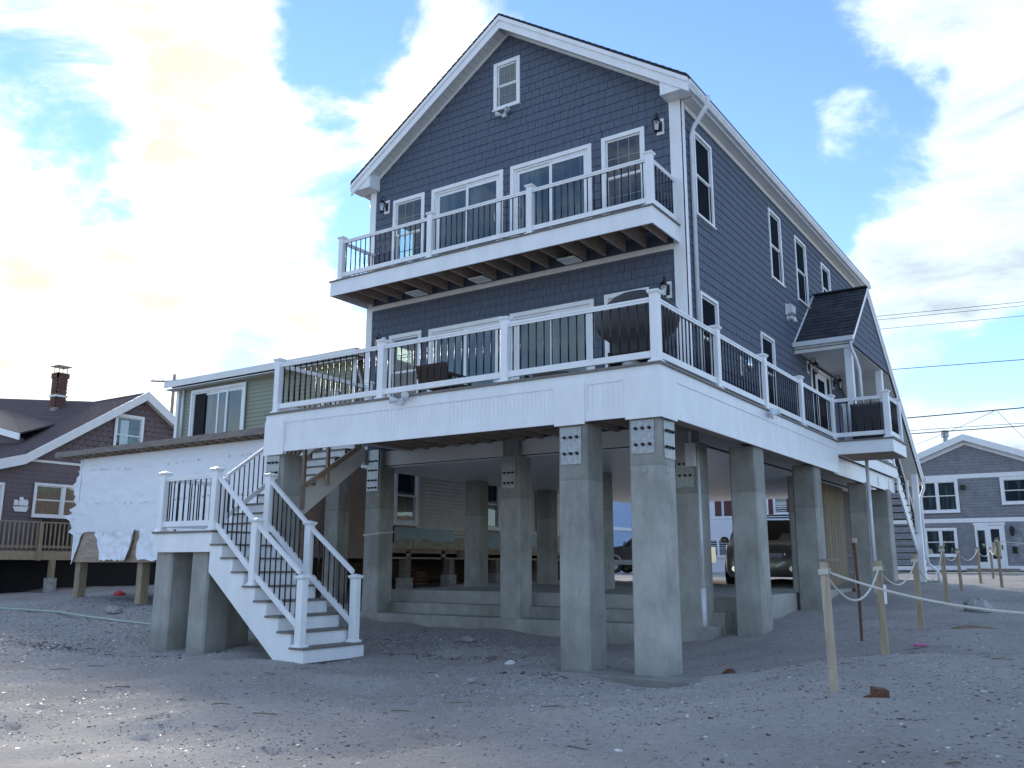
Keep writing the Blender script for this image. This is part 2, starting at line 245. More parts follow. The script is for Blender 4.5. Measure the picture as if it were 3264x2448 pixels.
# ------------------------------------------------------------------ object helpers
def tag(o,label=None,cat=None,group=None,kind=None):
    for k,v in (('label',label),('category',cat),('group',group),('kind',kind)):
        if v: o[k]=v
    return o
def thing(name,loc,label,cat,group=None,rotz=0):
    o=bpy.data.objects.new(name,None); COL.objects.link(o); o.location=loc; o.rotation_euler=(0,0,rotz); o.empty_display_size=.2
    return tag(o,label,cat,group,'thing')
class MB:
    def __init__(s): s.v=[]; s.f=[]
    def add(s,vs,fs):
        n=len(s.v); s.v+= [tuple(p) for p in vs]; s.f+=[tuple(i+n for i in f) for f in fs]; return s
    def box(s,x0,x1,y0,y1,z0,z1):
        if x1<x0:x0,x1=x1,x0
        if y1<y0:y0,y1=y1,y0
        if z1<z0:z0,z1=z1,z0
        return s.add([(x0,y0,z0),(x1,y0,z0),(x1,y1,z0),(x0,y1,z0),(x0,y0,z1),(x1,y0,z1),(x1,y1,z1),(x0,y1,z1)],
          [(0,3,2,1),(4,5,6,7),(0,1,5,4),(1,2,6,5),(2,3,7,6),(3,0,4,7)])
    def hexa(s,p):  # 8 points: bottom loop, top loop
        return s.add(p,[(0,3,2,1),(4,5,6,7),(0,1,5,4),(1,2,6,5),(2,3,7,6),(3,0,4,7)])
    def beam(s,a,b,w,h,upv=(0,0,1)):   # rectangular bar from a to b, width w across, height h along up
        a=Vector(a);b=Vector(b);d=(b-a).normalized();u=Vector(upv); r=d.cross(u)
        if r.length<1e-4: r=d.cross(Vector((0,1,0)))
        r.normalize(); u2=r.cross(d).normalized(); r*=w/2;u2*=h/2
        return s.hexa([a-r-u2,b-r-u2,b+r-u2,a+r-u2,a-r+u2,b-r+u2,b+r+u2,a+r+u2])
    def tube(s,pts,r,n=8,close=False):
        pts=[Vector(p) for p in pts]; rings=[]; prev=None
        rr=r if isinstance(r,(list,tuple)) else [r]*len(pts)
        for i,p in enumerate(pts):
            d=((pts[min(i+1,len(pts)-1)]-pts[max(i-1,0)])).normalized()
            if prev is None: q=Vector((0,0,1)) if abs(d.z)<.9 else Vector((1,0,0)); a=d.cross(q).normalized()
            else: a=(prev-d*prev.dot(d)).normalized()
            prev=a; b=d.cross(a)
            rings.append([p+a*math.cos(2*math.pi*k/n)*rr[i]+b*math.sin(2*math.pi*k/n)*rr[i] for k in range(n)])
        return s.loft(rings)
    def loft(s,rings,cap=True):
        n=len(rings[0]); vs=[p for r in rings for p in r]; fs=[]
        for i in range(len(rings)-1):
            for k in range(n): fs.append((i*n+k,i*n+(k+1)%n,(i+1)*n+(k+1)%n,(i+1)*n+k))
        if cap: fs.append(tuple(range(n))[::-1]); fs.append(tuple((len(rings)-1)*n+k for k in range(n)))
        return s.add(vs,fs)
    def lathe(s,c,prof,n=12):   # prof: (radius, z)
        return s.loft([[ (c[0]+r*math.cos(2*math.pi*k/n),c[1]+r*math.sin(2*math.pi*k/n),c[2]+z) for k in range(n)] for r,z in prof])
    def prism(s,poly,t0,t1,fr):   # polygon (u,v) extruded along w through frame fr
        n=len(poly); vs=[fr(u,v,t0) for u,v in poly]+[fr(u,v,t1) for u,v in poly]
        fs=[tuple(range(n)),tuple(range(n,2*n))[::-1]]+[(i,(i+1)%n,(i+1)%n+n,i+n) for i in range(n)]
        return s.add(vs,fs)
    def fbox(s,fr,u0,u1,v0,v1,w0,w1):
        return s.prism([(u0,v0),(u1,v0),(u1,v1),(u0,v1)],w0,w1,fr)
    def ball(s,c,r,seg=8,ring=6,sq=(1,1,1)):
        return s.loft([[(c[0]+sq[0]*r*max(.02,math.sin(math.pi*i/ring))*math.cos(2*math.pi*k/seg),c[1]+sq[1]*r*max(.02,math.sin(math.pi*i/ring))*math.sin(2*math.pi*k/seg),c[2]-sq[2]*r*math.cos(math.pi*i/ring)) for k in range(seg)] for i in range(ring+1)])
    def mesh(s,name,m,smooth=False,fix=True):
        me=bpy.data.meshes.new(name); me.from_pydata(s.v,[],s.f)
        if fix:
            import bmesh
            bm=bmesh.new(); bm.from_mesh(me); bmesh.ops.recalc_face_normals(bm,faces=bm.faces); bm.to_mesh(me); bm.free()
        me.materials.append(m)
        if smooth: me.polygons.foreach_set('use_smooth',[True]*len(me.polygons))
        return me
    def build(s,name,m,parent=None,smooth=False,local=False,kind=None,label=None):
        o=bpy.data.objects.new(name,s.mesh(name,m,smooth)); COL.objects.link(o)
        if parent is not None:
            o.parent=parent
            if not local:   # geometry was given in world coordinates
                p=parent; off=Vector((0,0,0)); rz=0
                while p is not None: off+=p.location; p=p.parent
                o.location=-off
        if kind: o['kind']=kind
        if label: o['label']=label
        return o
def add(name,mesh,parent,loc=(0,0,0),rot=None,absolute=True):
    o=bpy.data.objects.new(name,mesh); COL.objects.link(o); o.parent=parent
    off=Vector((0,0,0)); p=parent
    if absolute:
        while p is not None: off+=p.location; p=p.parent
    o.location=Vector(loc)-off
    if rot: o.rotation_euler=rot
    return o
def copy_tree(o,parent=None):
    c=o.copy(); COL.objects.link(c); c.parent=parent
    for ch in list(o.children): copy_tree(ch,c)
    return c
FR=lambda Y:(lambda u,v,w_:(u,Y-w_,v))          # wall facing the camera (-y)
SD=lambda X:(lambda u,v,w_:(X+w_,u,v))          # wall facing right (+x)
BK=lambda X:(lambda u,v,w_:(X-w_,u,v))          # wall facing left

# ------------------------------------------------------------------ ground
GS=[(-5,10.7,-.05),(-6.2,10.7,-.04),(-12,9.3,0),(-13.7,9.4,.0),(-9.9,9.3,-.03),(-4.8,15,.33),(-4.8,18.2,.54),(-4.8,22.8,.76),(-4.8,25.5,.98),
(-8,13.9,.06),(-13.6,13.9,.32),(-10.5,13.9,.17),(-6,13.0,.08),(-20,13.5,.42),(-23,13.5,.45),(-30,16,.52),(-2.2,8.3,.31),(-2.4,11.4,.31),(-2.6,15,.42),(-2.8,19.6,.64),
(-3.4,26,.78),(-3.6,34,.95),(0,50,1.15),(-20,43,1.0),(-30,60,.85),(0,0,-.12),(-5,5,-.03),(-10,5,-.05),(5,5,.0),(6,15,.35),(8,30,.8),(-20,8,.12),(-30,6,.0),(-14,12,.2),(-17,11,.25),
(-14.5,18,.75),(-10,20,.82),(-15,28,.85),(-8,34,.86),(-50,30,.7),(0,-15,-.6),(-25,-10,-.5),(15,-5,-.3),(20,60,1.2),(-60,90,.8),(60,60,1.1),(-7,12,.03),(-9.5,12,.06)]
ga=np.array(GS); gx=ga[:,:2]
def _phi(d): return np.where(d>0,d,0)
Dm=np.hypot(gx[:,None,0]-gx[None,:,0],gx[:,None,1]-gx[None,:,1])
gw=np.linalg.solve(np.block([[ -Dm-0.6*np.eye(len(ga))*1.0,np.ones((len(ga),1))],[np.ones((1,len(ga))),np.zeros((1,1))]]),np.append(ga[:,2],0))
def Gv(x,y):
    x=np.asarray(x,float); y=np.asarray(y,float); sh=x.shape; x=np.clip(x.ravel(),-60,60); y=np.clip(y.ravel(),-15,90)
    d=np.hypot(x[:,None]-gx[None,:,0],y[:,None]-gx[None,:,1])
    return (-(d@gw[:-1])+gw[-1]).reshape(sh)
def G(x,y): return float(Gv(np.array([x]),np.array([y]))[0])
rs=np.random.RandomState(3)
dents=[(170,498),(285,518),(495,536),(645,565),(600,608),(905,633),(955,588),(1190,614),(1145,682),(1525,627),(1775,643),(60,565)]
dents=[(x/2212*1700,1850+y*1700/2212) for x,y in dents]+[(1600+370*.7523,1850+700*.7523),(2600,2260),(2900,2150),(3080,1960),(1250,2330),(2350,2370),(600,2250),(300,2180)]
DN=[]
for px,py in dents:
    d=rt*((px-1632)/2806.6)-up*((py-1224)/2806.6)+fw; t=(0.0-1.4)/d[2]; DN.append(CAM[:2]+t*d[:2])
for _ in range(90): DN.append(np.array([rs.uniform(-15,3),rs.uniform(4,13)]))
def fine(x,y):
    z=np.zeros_like(x)
    for i in range(26):
        a=rs2.uniform(0,2*np.pi); k=rs2.uniform(1.2,9); z+=.0075*(3/k)**.8*np.sin(k*(x*np.cos(a)+y*np.sin(a))+rs2.uniform(0,6.3))
    for j,(dx,dy) in enumerate(DN):
        s_=.085 if j<20 else .08; dep=.030 if j<20 else .012
        rr=((x-dx)/(s_*1.5))**2+((y-dy)/s_)**2; z+=-dep*np.exp(-rr*1.6)+dep*.5*np.exp(-(np.sqrt(rr)-1.5)**2*3)
    return z
rs2=np.random.RandomState(11)
xs=np.concatenate([np.linspace(-400,-62,14),np.arange(-60,-24,1.5),np.arange(-24,-16.,.4),np.arange(-16,4.5,.075),np.arange(4.5,12,.5),np.arange(12,60,3),np.linspace(62,400,12)])
ys=np.concatenate([np.linspace(-300,-20,8),np.arange(-16,3,1.2),np.arange(3,13.5,.075),np.arange(13.5,30,.25),np.arange(30,90,2.0),np.linspace(92,700,14)])
XX,YY=np.meshgrid(xs,ys); ZZ=np.zeros_like(XX)
for i in range(XX.shape[0]): ZZ[i]=Gv(XX[i],YY[i])
ZZ+=fine(XX,YY)
nx,ny=len(xs),len(ys)
me=bpy.data.meshes.new('sand_ground'); me.vertices.add(nx*ny); me.vertices.foreach_set('co',np.stack([XX,YY,ZZ],-1).ravel())
ii,jj=np.meshgrid(np.arange(nx-1),np.arange(ny-1)); a=(jj*nx+ii).ravel(); q=np.stack([a,a+1,a+nx+1,a+nx],1).ravel()
me.loops.add(len(q)); me.loops.foreach_set('vertex_index',q); me.polygons.add(len(q)//4); me.polygons.foreach_set('loop_start',np.arange(0,len(q),4)); me.polygons.foreach_set('use_smooth',np.ones(len(q)//4,bool)); me.update(); me.validate()
me.materials.append(SAND); gr=bpy.data.objects.new('sand_ground',me); COL.objects.link(gr); gr['kind']='structure'
gr['label']='grey beach sand strewn with shells and pebbles, rising towards the houses'
def Gs(x,y):  # ground height from the mesh grid (bilinear)
    x=np.asarray(x,float); y=np.asarray(y,float)
    i=np.clip(np.searchsorted(xs,x)-1,0,nx-2); j=np.clip(np.searchsorted(ys,y)-1,0,ny-2)
    u=(x-xs[i])/(xs[i+1]-xs[i]); v=(y-ys[j])/(ys[j+1]-ys[j])
    return (ZZ[j,i]*(1-u)*(1-v)+ZZ[j,i+1]*u*(1-v)+ZZ[j+1,i]*(1-u)*v+ZZ[j+1,i+1]*u*v)

def scatter(name,P,size,flat,m,label,seed,chip=False,jit=.35):
    r=np.random.RandomState(seed); n=len(P)
    base=np.array([(1,0,0),(.3,.95,0),(-.8,.55,0),(-.8,-.55,0),(.3,-.95,0),(0,0,1)]) if not chip else np.array([(1,0,0),(0,.7,.1),(-1,.1,0),(.1,-.7,.12),(0,0,.35)])
    tri=np.array([(0,1,5),(1,2,5),(2,3,5),(3,4,5),(4,0,5)]) if not chip else np.array([(0,1,4),(1,2,4),(2,3,4),(3,0,4)])
    V=np.repeat(base[None],n,0)*(1+r.uniform(-jit,jit,(n,len(base),1)))
    a=r.uniform(0,2*np.pi,n); c,s_=np.cos(a),np.sin(a)
    st=r.uniform(.6,1.5,n)
    vx=V[:,:,0]*st[:,None]; vy=V[:,:,1]; vz=V[:,:,2]*flat
    X=vx*c[:,None]-vy*s_[:,None]; Y=vx*s_[:,None]+vy*c[:,None]
    tl=r.uniform(-.35,.35,(n,2)); vz=vz+X*tl[:,:1]+Y*tl[:,1:]
    out=np.stack([X*size[:,None]+P[:,0,None],Y*size[:,None]+P[:,1,None],vz*size[:,None]+P[:,2,None]-.12*size[:,None]*flat],-1).reshape(-1,3)
    F=(tri[None]+np.arange(n)[:,None,None]*len(base)).reshape(-1)
    me=bpy.data.meshes.new(name); me.vertices.add(len(out)); me.vertices.foreach_set('co',out.ravel()); me.loops.add(len(F)); me.loops.foreach_set('vertex_index',F)
    me.polygons.add(len(F)//3); me.polygons.foreach_set('loop_start',np.arange(0,len(F),3)); me.update(); me.materials.append(m)
    o=bpy.data.objects.new(name,me); COL.objects.link(o); tag(o,label,None,None,'stuff'); return o
def pts(n,seed,f=None,x=(-24,5.5),y=(4,30),falloff=True):
    r=np.random.RandomState(seed); X=r.uniform(*x,n); Y=r.uniform(*y,n)
    # keep what the camera side of the beach can show, thinner far away
    d=np.hypot(X,Y); keep=(X*fw[0]+Y*fw[1]>4.2)&(np.abs((X*rt[0]+Y*rt[1]))<(X*fw[0]+Y*fw[1])*.68)
    if falloff: keep&=r.uniform(0,1,n)<np.clip(9/d,0,1)**1.6
    # clumpiness
    cl=.5+.5*np.sin(X*1.3+np.sin(Y*1.7)*1.5)*np.sin(Y*1.9+1.3*np.sin(X*.9)); keep&=r.uniform(0,1,n)<.35+.65*cl
    if f is not None: keep&=f(X,Y,r.uniform(0,1,n))
    X,Y=X[keep],Y[keep]; inside=(X>-13.4)&(X<-5.3)&(Y>14.2)
    X,Y=X[~inside],Y[~inside]
    return np.stack([X,Y,Gs(X,Y)],1)
def sz(n,lo,hi,seed,p=2.5): return lo+(hi-lo)*np.random.RandomState(seed).uniform(0,1,n)**p
p=pts(230000,1); scatter('sand_pebbles',p,sz(len(p),.005,.019,2,3),.55,PEB1,'small grey pebbles strewn over the beach sand',5)
p=pts(60000,21); scatter('shell_chips',p,sz(len(p),.006,.026,22,3.2),.5,PEB2,'broken white shell chips scattered over the sand',25,chip=True)
p=pts(60000,31); scatter('seaweed_bits',p,sz(len(p),.006,.032,32,3.2),.35,PEB3,'dark dried seaweed bits scattered over the sand',35,chip=True)
# gravel bank left of the beach stairs and under the deck
grav=lambda X,Y,u:((np.exp(-((X+17.5)/4.5)**2-((Y-9.8)/1.7)**2)>u)|(np.exp(-((X+10.2)/2.4)**2-((Y-12.6)/1.1)**2)>u*.9)|(np.exp(-((X+22)/5)**2-((Y-13)/2.2)**2)>u)|(np.exp(-((X+6)/2.2)**2-((Y-9.7)/.7)**2)*.5>u))
p=pts(420000,41,grav,falloff=False); scatter('gravel_bank',p,sz(len(p),.010,.034,42,1.7),.6,STONE,'bank of coarse pale gravel beside and below the beach stairs',45)
p=pts(130000,46,grav,falloff=False); scatter('shell_bank',p,sz(len(p),.010,.035,47,1.7),.45,PEB2,'white slipper shells mixed into the gravel bank',48,chip=True)
wrack=lambda X,Y,u:((np.exp(-((X+15.2)/2.0)**2-((Y-8.6-.15*(X+15))/.35)**2)>u)|(np.exp(-((X+8.7)/1.6)**2-((Y-11.2)/.12)**2)>u)|(np.exp(-((X+6.3)/.8)**2-((Y-10.05)/.1)**2)>u))
p=pts(400000,51,wrack,falloff=False); scatter('seaweed_wrack',p,sz(len(p),.012,.05,52,1.5),.4,PEB3,'band of dark seaweed wrack left on the gravel',55,chip=True)
tw=MB(); r=random.Random(5)
for i in range(60):
    x=r.uniform(-14,3); y=r.uniform(5,12.5); z=float(Gs(x,y)); a=r.uniform(-.5,.9); l_=r.uniform(.05,.28)
    tw.tube([(x,y,z+.006),(x+math.cos(a)*l_*.5,y+math.sin(a)*l_*.5,z+.016),(x+math.cos(a)*l_,y+math.sin(a+.2)*l_,z+.008)],.005,4)
o=tw.build('reed_twigs',TWIG); tag(o,'thin dry reed stalks lying about on the sand',kind='stuff')

# ------------------------------------------------------------------ reusable builders
YW,XW,XL=14.5,-5.91,-13.80        # house front wall, right wall, left wall
YD,XD,XDL=10.62,-4.77,-12.53      # lower deck front, right and left edges
DZ=4.08                           # lower deck top
UZ=7.57                           # upper balcony top
RIDX,RIDZ=-9.865,13.17
CAMV=Vector(CAM)
POSTM=MB().prism([(-.063,-.055),(-.055,-.063),(.055,-.063),(.063,-.055),(.063,.055),(.055,.063),(-.055,.063),(-.063,.055)],0,.985,lambda u,v,w_:(u,v,w_)).mesh('railing_post',WHITE)
_c=MB(); _c.loft([[(sx*a,sy*a,z) for sx,sy in ((-1,-1),(1,-1),(1,1),(-1,1))] for a,z in ((.068,.965),(.082,.985),(.088,1.0),(.088,1.012),(.070,1.022),(.004,1.045))]); CAPM=_c.mesh('post_cap',WHITE)
_c=MB(); _c.loft([[(sx*a,sy*a,z) for sx,sy in ((-1,-1),(1,-1),(1,1),(-1,1))] for a,z in ((.092,0.001),(.092,.018),(.072,.04),(.066,.042))]); SKIRTM=_c.mesh('post_skirt',WHITE)
_c=MB().tube([(0,0,0),(0,0,1)],.0115,8); BALM=_c.mesh('baluster',BALU,True)
def rpost(par,x,y,z,h=1.0,skirt=True):
    o=add('railing_post',POSTM,par,(x,y,z)); 
    if h!=1.0: o.scale=(1,1,h)
    c=bpy.data.objects.new('post_cap',CAPM); COL.objects.link(c); c.parent=o
    if skirt: c=bpy.data.objects.new('post_skirt',SKIRTM); COL.objects.link(c); c.parent=o
    return o
def rail(par,a,b,inset=.063,z0=.09,z1=.90,sp=.138,nb=None):
    """railing panel between two post centres a and b (points at floor height)"""
    a=Vector(a);b=Vector(b); d=b-a; L_=Vector((d.x,d.y,0)).length; dh=Vector((d.x,d.y,0))/L_
    a2=a+d*(inset/L_); b2=b-d*(inset/L_); U=Vector((0,0,1))
    m=MB(); m.beam(a2+U*(z1+.012),b2+U*(z1+.012),.066,.030); m.beam(a2+U*(z1-.022),b2+U*(z1-.022),.048,.038); m.build('top_rail',WHITE,par)
    m=MB(); m.beam(a2+U*(z0+.035),b2+U*(z0+.035),.055,.092); 
    for e in (a2+dh*.006,b2-dh*.006): m.beam(e+U*(z0-.02),e+U*(z0+.09),.075,.014,upv=dh)
    m.build('bottom_rail',WHITE,par)
    n=nb or max(2,round((b2-a2).length/sp)); zb=z0+.081; h=(z1-.04)-zb
    for i in range(1,n+1):
        p=a2+(b2-a2)*((i-.5)/n)
        o=add('baluster',BALM,par,(p.x,p.y,p.z+zb)); o.scale=(1,1,h)
_clips={}
def shingles(parent,jobs,m,limit,exp,wmin,wmax,thick=.013,stuffname='shingle_courses',pname='shingle',seed=1,lap=.02):
    """jobs: (frame, u0,u1,v0,v1, keep(u,v)->bool, holes[(u0,u1,v0,v1)], uclip(v)->(ua,ub) or None)"""
    r=random.Random(seed); items=[]
    for fr,u0,u1,v0,v1,holes,ucl in jobs:
        k=0; v=v0
        while v<v1:
            vt=min(v+exp,v1+lap)
            ua,ub=(u0,u1) if ucl is None else ucl(v+exp*.3)
            u=ua-r.uniform(0,.1)
            while u<ub:
                w_=r.uniform(wmin,wmax); a,b=max(u,ua),min(u+w_-.007,ub); u+=w_
                if b-a<.02: continue
                segs=[(a,b,v,vt)]
                for h in holes:
                    ns=[]
                    for (p,q_,s0,s1) in segs:
                        if q_<=h[0] or p>=h[1] or s1<=h[2]+.001 or s0>=h[3]-.001: ns.append((p,q_,s0,s1)); continue
                        if p<h[0]: ns.append((p,h[0],s0,s1))
                        if q_>h[1]: ns.append((h[1],q_,s0,s1))
                        if s0<h[2]: ns.append((max(p,h[0]),min(q_,h[1]),s0,h[2]))
                        if s1>h[3]: ns.append((max(p,h[0]),min(q_,h[1]),h[3],s1))
                    segs=ns
                for sgm in segs:
                    if sgm[1]-sgm[0]<.015 or sgm[3]-sgm[2]<.015: continue
                    dv=r.uniform(-.003,.003) if sgm[2]==v else 0
                    c=Vector(fr((sgm[0]+sgm[1])/2,(sgm[2]+sgm[3])/2,0)); items.append(((c-CAMV).length,fr,sgm,dv,r.uniform(-.0015,.002)))
            v+=exp
    items.sort(key=lambda t:t[0]); rest=MB()
    for i,(d,fr,(a,b,c,e),dv,dt) in enumerate(items):
        full=(e-c)>exp*.8
        t0=thick+dt; t1=.003 if full else .006
        P=[fr(a,c+dv,0.),fr(b,c+dv,0.),fr(b,c+dv,t0),fr(a,c+dv,t0),fr(a,e+.004,0.),fr(b,e+.004,0.),fr(b,e+.004,t1),fr(a,e+.004,t1)]
        if i<limit: m1=MB().hexa(P); m1.build(pname,m,parent)
        else: rest.hexa(P)
    if rest.v: rest.build(stuffname,m,parent,kind='stuff')
def wallpanel(mb,fr,u0,u1,v0,v1,holes,t=.12):
    us=sorted({u0,u1,*[h[0] for h in holes],*[h[1] for h in holes]}); vs=sorted({v0,v1,*[h[2] for h in holes],*[h[3] for h in holes]})
    us=[u for u in us if u0<=u<=u1]; vs=[v for v in vs if v0<=v<=v1]
    for i in range(len(us)-1):
        for j in range(len(vs)-1):
            cu,cv=(us[i]+us[i+1])/2,(vs[j]+vs[j+1])/2
            if any(h[0]<cu<h[1] and h[2]<cv<h[3] for h in holes): continue
            mb.fbox(fr,us[i],us[i+1],vs[j],vs[j+1],-t,0)
def window(par,fr,u0,u1,v0,v1,cas=.085,kind='hung',muntin=False,glass=None,trim=WHITE,sill=True,proud=.035,name='window',depth=.04,screen=False,sh=0):
    """opening incl. casing; returns part"""
    g=glass or GLASS
    if sh: f0=fr; fr=lambda u,v,w_:f0(u,v,w_+sh)
    m=MB(); c=cas
    m.fbox(fr,u0,u0+c,v0,v1,0,proud); m.fbox(fr,u1-c,u1,v0,v1,0,proud); m.fbox(fr,u0+c,u1-c,v1-c,v1,0,proud); m.fbox(fr,u0+c,u1-c,v0,v0+c*.8,0,proud)
    if sill: m.fbox(fr,u0-.015,u1+.015,v0-.03,v0,-.002,proud+.03)
    o=m.build(name,trim,par); a,b,p,q=u0+c,u1-c,v0+c*.8,v1-c
    def sub(nm,mm,mb): 
        mm_=mb.build(nm,mm,o); return mm_
    s_=.035
    s=MB(); 
    if kind=='hung':
        mid=(p+q)/2
        for (x0,x1,y0,y1,wd) in ((a,b,mid,q,-.005),(a,b,p,mid+.02,-.025)):
            s.fbox(fr,x0,x0+s_,y0,y1,wd-.02,wd); s.fbox(fr,x1-s_,x1,y0,y1,wd-.02,wd); s.fbox(fr,x0+s_,x1-s_,y1-s_,y1,wd-.02,wd); s.fbox(fr,x0+s_,x1-s_,y0,y0+s_,wd-.02,wd)
        sub('sash',trim,s)
        for (y0,y1,wd) in ((mid+s_,q-s_,-.014),(p+s_,mid-.015,-.034)):
            sub('pane',g,MB().fbox(fr,a+s_,b-s_,y0,y1,wd-.003,wd))
        if muntin:
            mu=MB(); wd=-.009
            for (y0,y1,wd) in ((mid+s_,q-s_,-.008),(p+s_,mid-.015,-.028)):
                for t in (1/3,2/3): x=a+s_+(b-a-2*s_)*t; mu.fbox(fr,x-.008,x+.008,y0,y1,wd-.005,wd)
                y=(y0+y1)/2; mu.fbox(fr,a+s_,b-s_,y-.008,y+.008,wd-.006,wd+.001)
            sub('muntin_grid',MUNT,mu)
    elif kind=='slider':
        mid=(a+b)/2; fr0=.045
        s.fbox(fr,a,a+fr0,p,q,-.05,0); s.fbox(fr,b-fr0,b,p,q,-.05,0); s.fbox(fr,a+fr0,b-fr0,q-fr0,q,-.05,0); s.fbox(fr,a+fr0,b-fr0,p,p+fr0,-.05,0); sub('door_frame',trim,s)
        s2=MB(); sw=.065
        for (x0,x1,wd) in ((a+fr0,mid+.03,-.028),(mid-.03,b-fr0,-.006)):
            s2=MB(); s2.fbox(fr,x0,x0+sw,p+fr0,q-fr0,wd-.02,wd); s2.fbox(fr,x1-sw,x1,p+fr0,q-fr0,wd-.02,wd); s2.fbox(fr,x0+sw,x1-sw,q-fr0-sw,q-fr0,wd-.02,wd); s2.fbox(fr,x0+sw,x1-sw,p+fr0,p+fr0+sw,wd-.02,wd)
            sub('sliding_sash',trim,s2)
            sub('pane',g,MB().fbox(fr,x0+sw,x1-sw,p+fr0+sw,q-fr0-sw,wd-.012,wd-.009))
        return o,a,b,p,q
    elif kind=='fixed':
        sub('pane',g,MB().fbox(fr,a,b,p,q,-.02,-.015))
    elif kind=='twin':
        for (x0,x1) in ((a,(a+b)/2-.05),((a+b)/2+.05,b)):
            mid=(p+q)/2
            s=MB()
            for (y0,y1,wd) in ((mid,q,-.005),(p,mid+.02,-.025)):
                s.fbox(fr,x0,x0+s_,y0,y1,wd-.02,wd); s.fbox(fr,x1-s_,x1,y0,y1,wd-.02,wd); s.fbox(fr,x0+s_,x1-s_,y1-s_,y1,wd-.02,wd); s.fbox(fr,x0+s_,x1-s_,y0,y0+s_,wd-.02,wd)
            sub('sash',trim,s)
            sub('pane',g,MB().fbox(fr,x0+s_,x1-s_,p+s_,q-s_,-.034,-.031))
        sub('mullion',trim,MB().fbox(fr,(a+b)/2-.05,(a+b)/2+.05,p,q,-.02,proud-.004))
    return o,a,b,p,q

# ------------------------------------------------------------------ the stilt house
house=thing('beach_house',(-9.8,21,3.5),'tall slate blue gabled house with white trim raised on concrete columns','house')
F_=FR(YW); S_=SD(XW)
YB=28.4
fw_holes=[]; sw_holes=[]
front_win=[('r2',-7.61,-6.67,7.97,9.75,'hung',True),('l2',-13.10,-12.16,7.97,9.73,'hung',True),('r1',-7.61,-6.67,4.72,6.49,'hung',True),('l1',-13.10,-12.16,4.72,6.47,'hung',True),
           ('sr2',-9.80,-7.84,7.60,9.72,'slider',False),('sl2',-11.95,-9.99,7.60,9.72,'slider',False),('sr1',-9.80,-7.84,4.10,6.46,'slider',False),('sl1',-11.95,-9.99,4.10,6.45,'slider',False)]
side_win=[(15.02,15.94,7.95,9.69),(19.53,20.43,7.95,9.68),(21.60,22.57,7.95,9.66),(24.06,24.98,8.3,9.66),(15.02,15.93,4.72,6.43),(18.47,19.41,4.72,6.42)]
for _,a,b,c,d,_k,_m in front_win: fw_holes.append((a+.04,b-.04,c+.04,d-.04))
for a,b,c,d in side_win: sw_holes.append((a+.04,b-.04,c+.04,d-.04))
m=MB(); wallpanel(m,F_,XL,XW,3.52,9.98,fw_holes,.12); wallpanel(m,S_,YW+.12,YB,3.52,10.07,sw_holes,.12)
LW=[(15.36,16.05,8.70,9.60),(15.42,16.10,6.15,6.55)]
wallpanel(m,BK(XL),YW+.12,YB,3.52,10.07,LW,.12)
m.fbox(FR(YB+.12),XL,XW,3.52,9.98,0,.12)
slope=(13.17-10.30)/4.26
def roofz(x): return RIDZ-.06-abs(x-RIDX)*slope
zt_=lambda x:roofz(x)-.12
m.prism([(XL,9.981),(-10.20,9.981),(-10.20,zt_(-10.20)),(XL,zt_(XL))],-.10,0,F_)
m.prism([(-9.61,9.981),(XW,9.981),(XW,zt_(XW)),(-9.61,zt_(-9.61))],-.10,0,F_)
m.prism([(-10.199,9.981),(-9.611,9.981),(-9.611,11.19),(-10.199,11.19)],-.10,0,F_); m.prism([(-10.199,12.24),(-9.611,12.24),(-9.611,zt_(-9.611)),(RIDX,zt_(RIDX)),(-10.199,zt_(-10.199))],-.10,0,F_)
m.box(-10.5,-9.3,YW+.5,YW+.55,11,12.4)
m.prism([(XL,9.981),(XW,9.981),(XW,roofz(XW)-.12),(RIDX,roofz(RIDX)-.12),(XL,roofz(XL)-.12)],-.10,0,FR(YB+.12))
m.build('wall',BACKING,house)
# insides of the rooms seen through the glass
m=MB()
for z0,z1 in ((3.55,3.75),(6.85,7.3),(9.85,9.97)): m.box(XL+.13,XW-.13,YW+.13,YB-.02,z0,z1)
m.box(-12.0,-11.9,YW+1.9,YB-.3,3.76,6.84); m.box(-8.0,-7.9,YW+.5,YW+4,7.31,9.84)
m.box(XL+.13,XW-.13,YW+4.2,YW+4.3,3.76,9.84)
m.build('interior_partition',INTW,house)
# shingle cladding, holes = casings
gap=.0
fh=[(a,b,c-.03,d) for _,a,b,c,d,_k,_m in front_win]+[(-10.25,-9.56,11.12,12.28)]
sh=[(a,b,c-.03,d) for a,b,c,d in side_win]+[(22.32,24.2,4.0,6.5)]
HZ=3.86
def frontclip(v):
    if v<10.02: return (XL+.155,XW-.235)
    hw=(roofz(RIDX)-.10-v)/slope
    return (max(XL+.155,RIDX-hw),min(XW-.235,RIDX+hw))
EXP=.178
shingles(house,[(F_,XL+.155,XW-.235,HZ,12.98,fh,frontclip),(S_,YW+.10,YB,HZ,9.93,sh,None)],SIDING,300,EXP,.125,.215,seed=4,pname='shingle',thick=.017)
# windows
for nm,a,b,c,d,k,mu in front_win:
    o,ia,ib,ip,iq=window(house,F_,a,b,c,d,kind=k,muntin=mu,sill=(k=='hung'),name='window' if k=='hung' else 'sliding_door',glass=(GLASSR if nm[0]=='r' else GLASS) if k=='hung' else GLASSD)
    if k=='slider':
        hx=ib-.10 if 'l' in nm else ia+.10
        MB().tube([F_(hx,c+.95,.0),F_(hx,c+.97,.05),F_(hx,c+1.15,.05),F_(hx,c+1.17,.0)],.012,6).build('door_handle',WHITE,o)
for i,(a,b,c,d) in enumerate(side_win): window(house,S_,a,b,c,d,cas=.06,kind='hung',glass=SCREEN)
window(house,F_,-10.25,-9.56,11.15,12.28,kind='hung',muntin=True,glass=GLASSD)
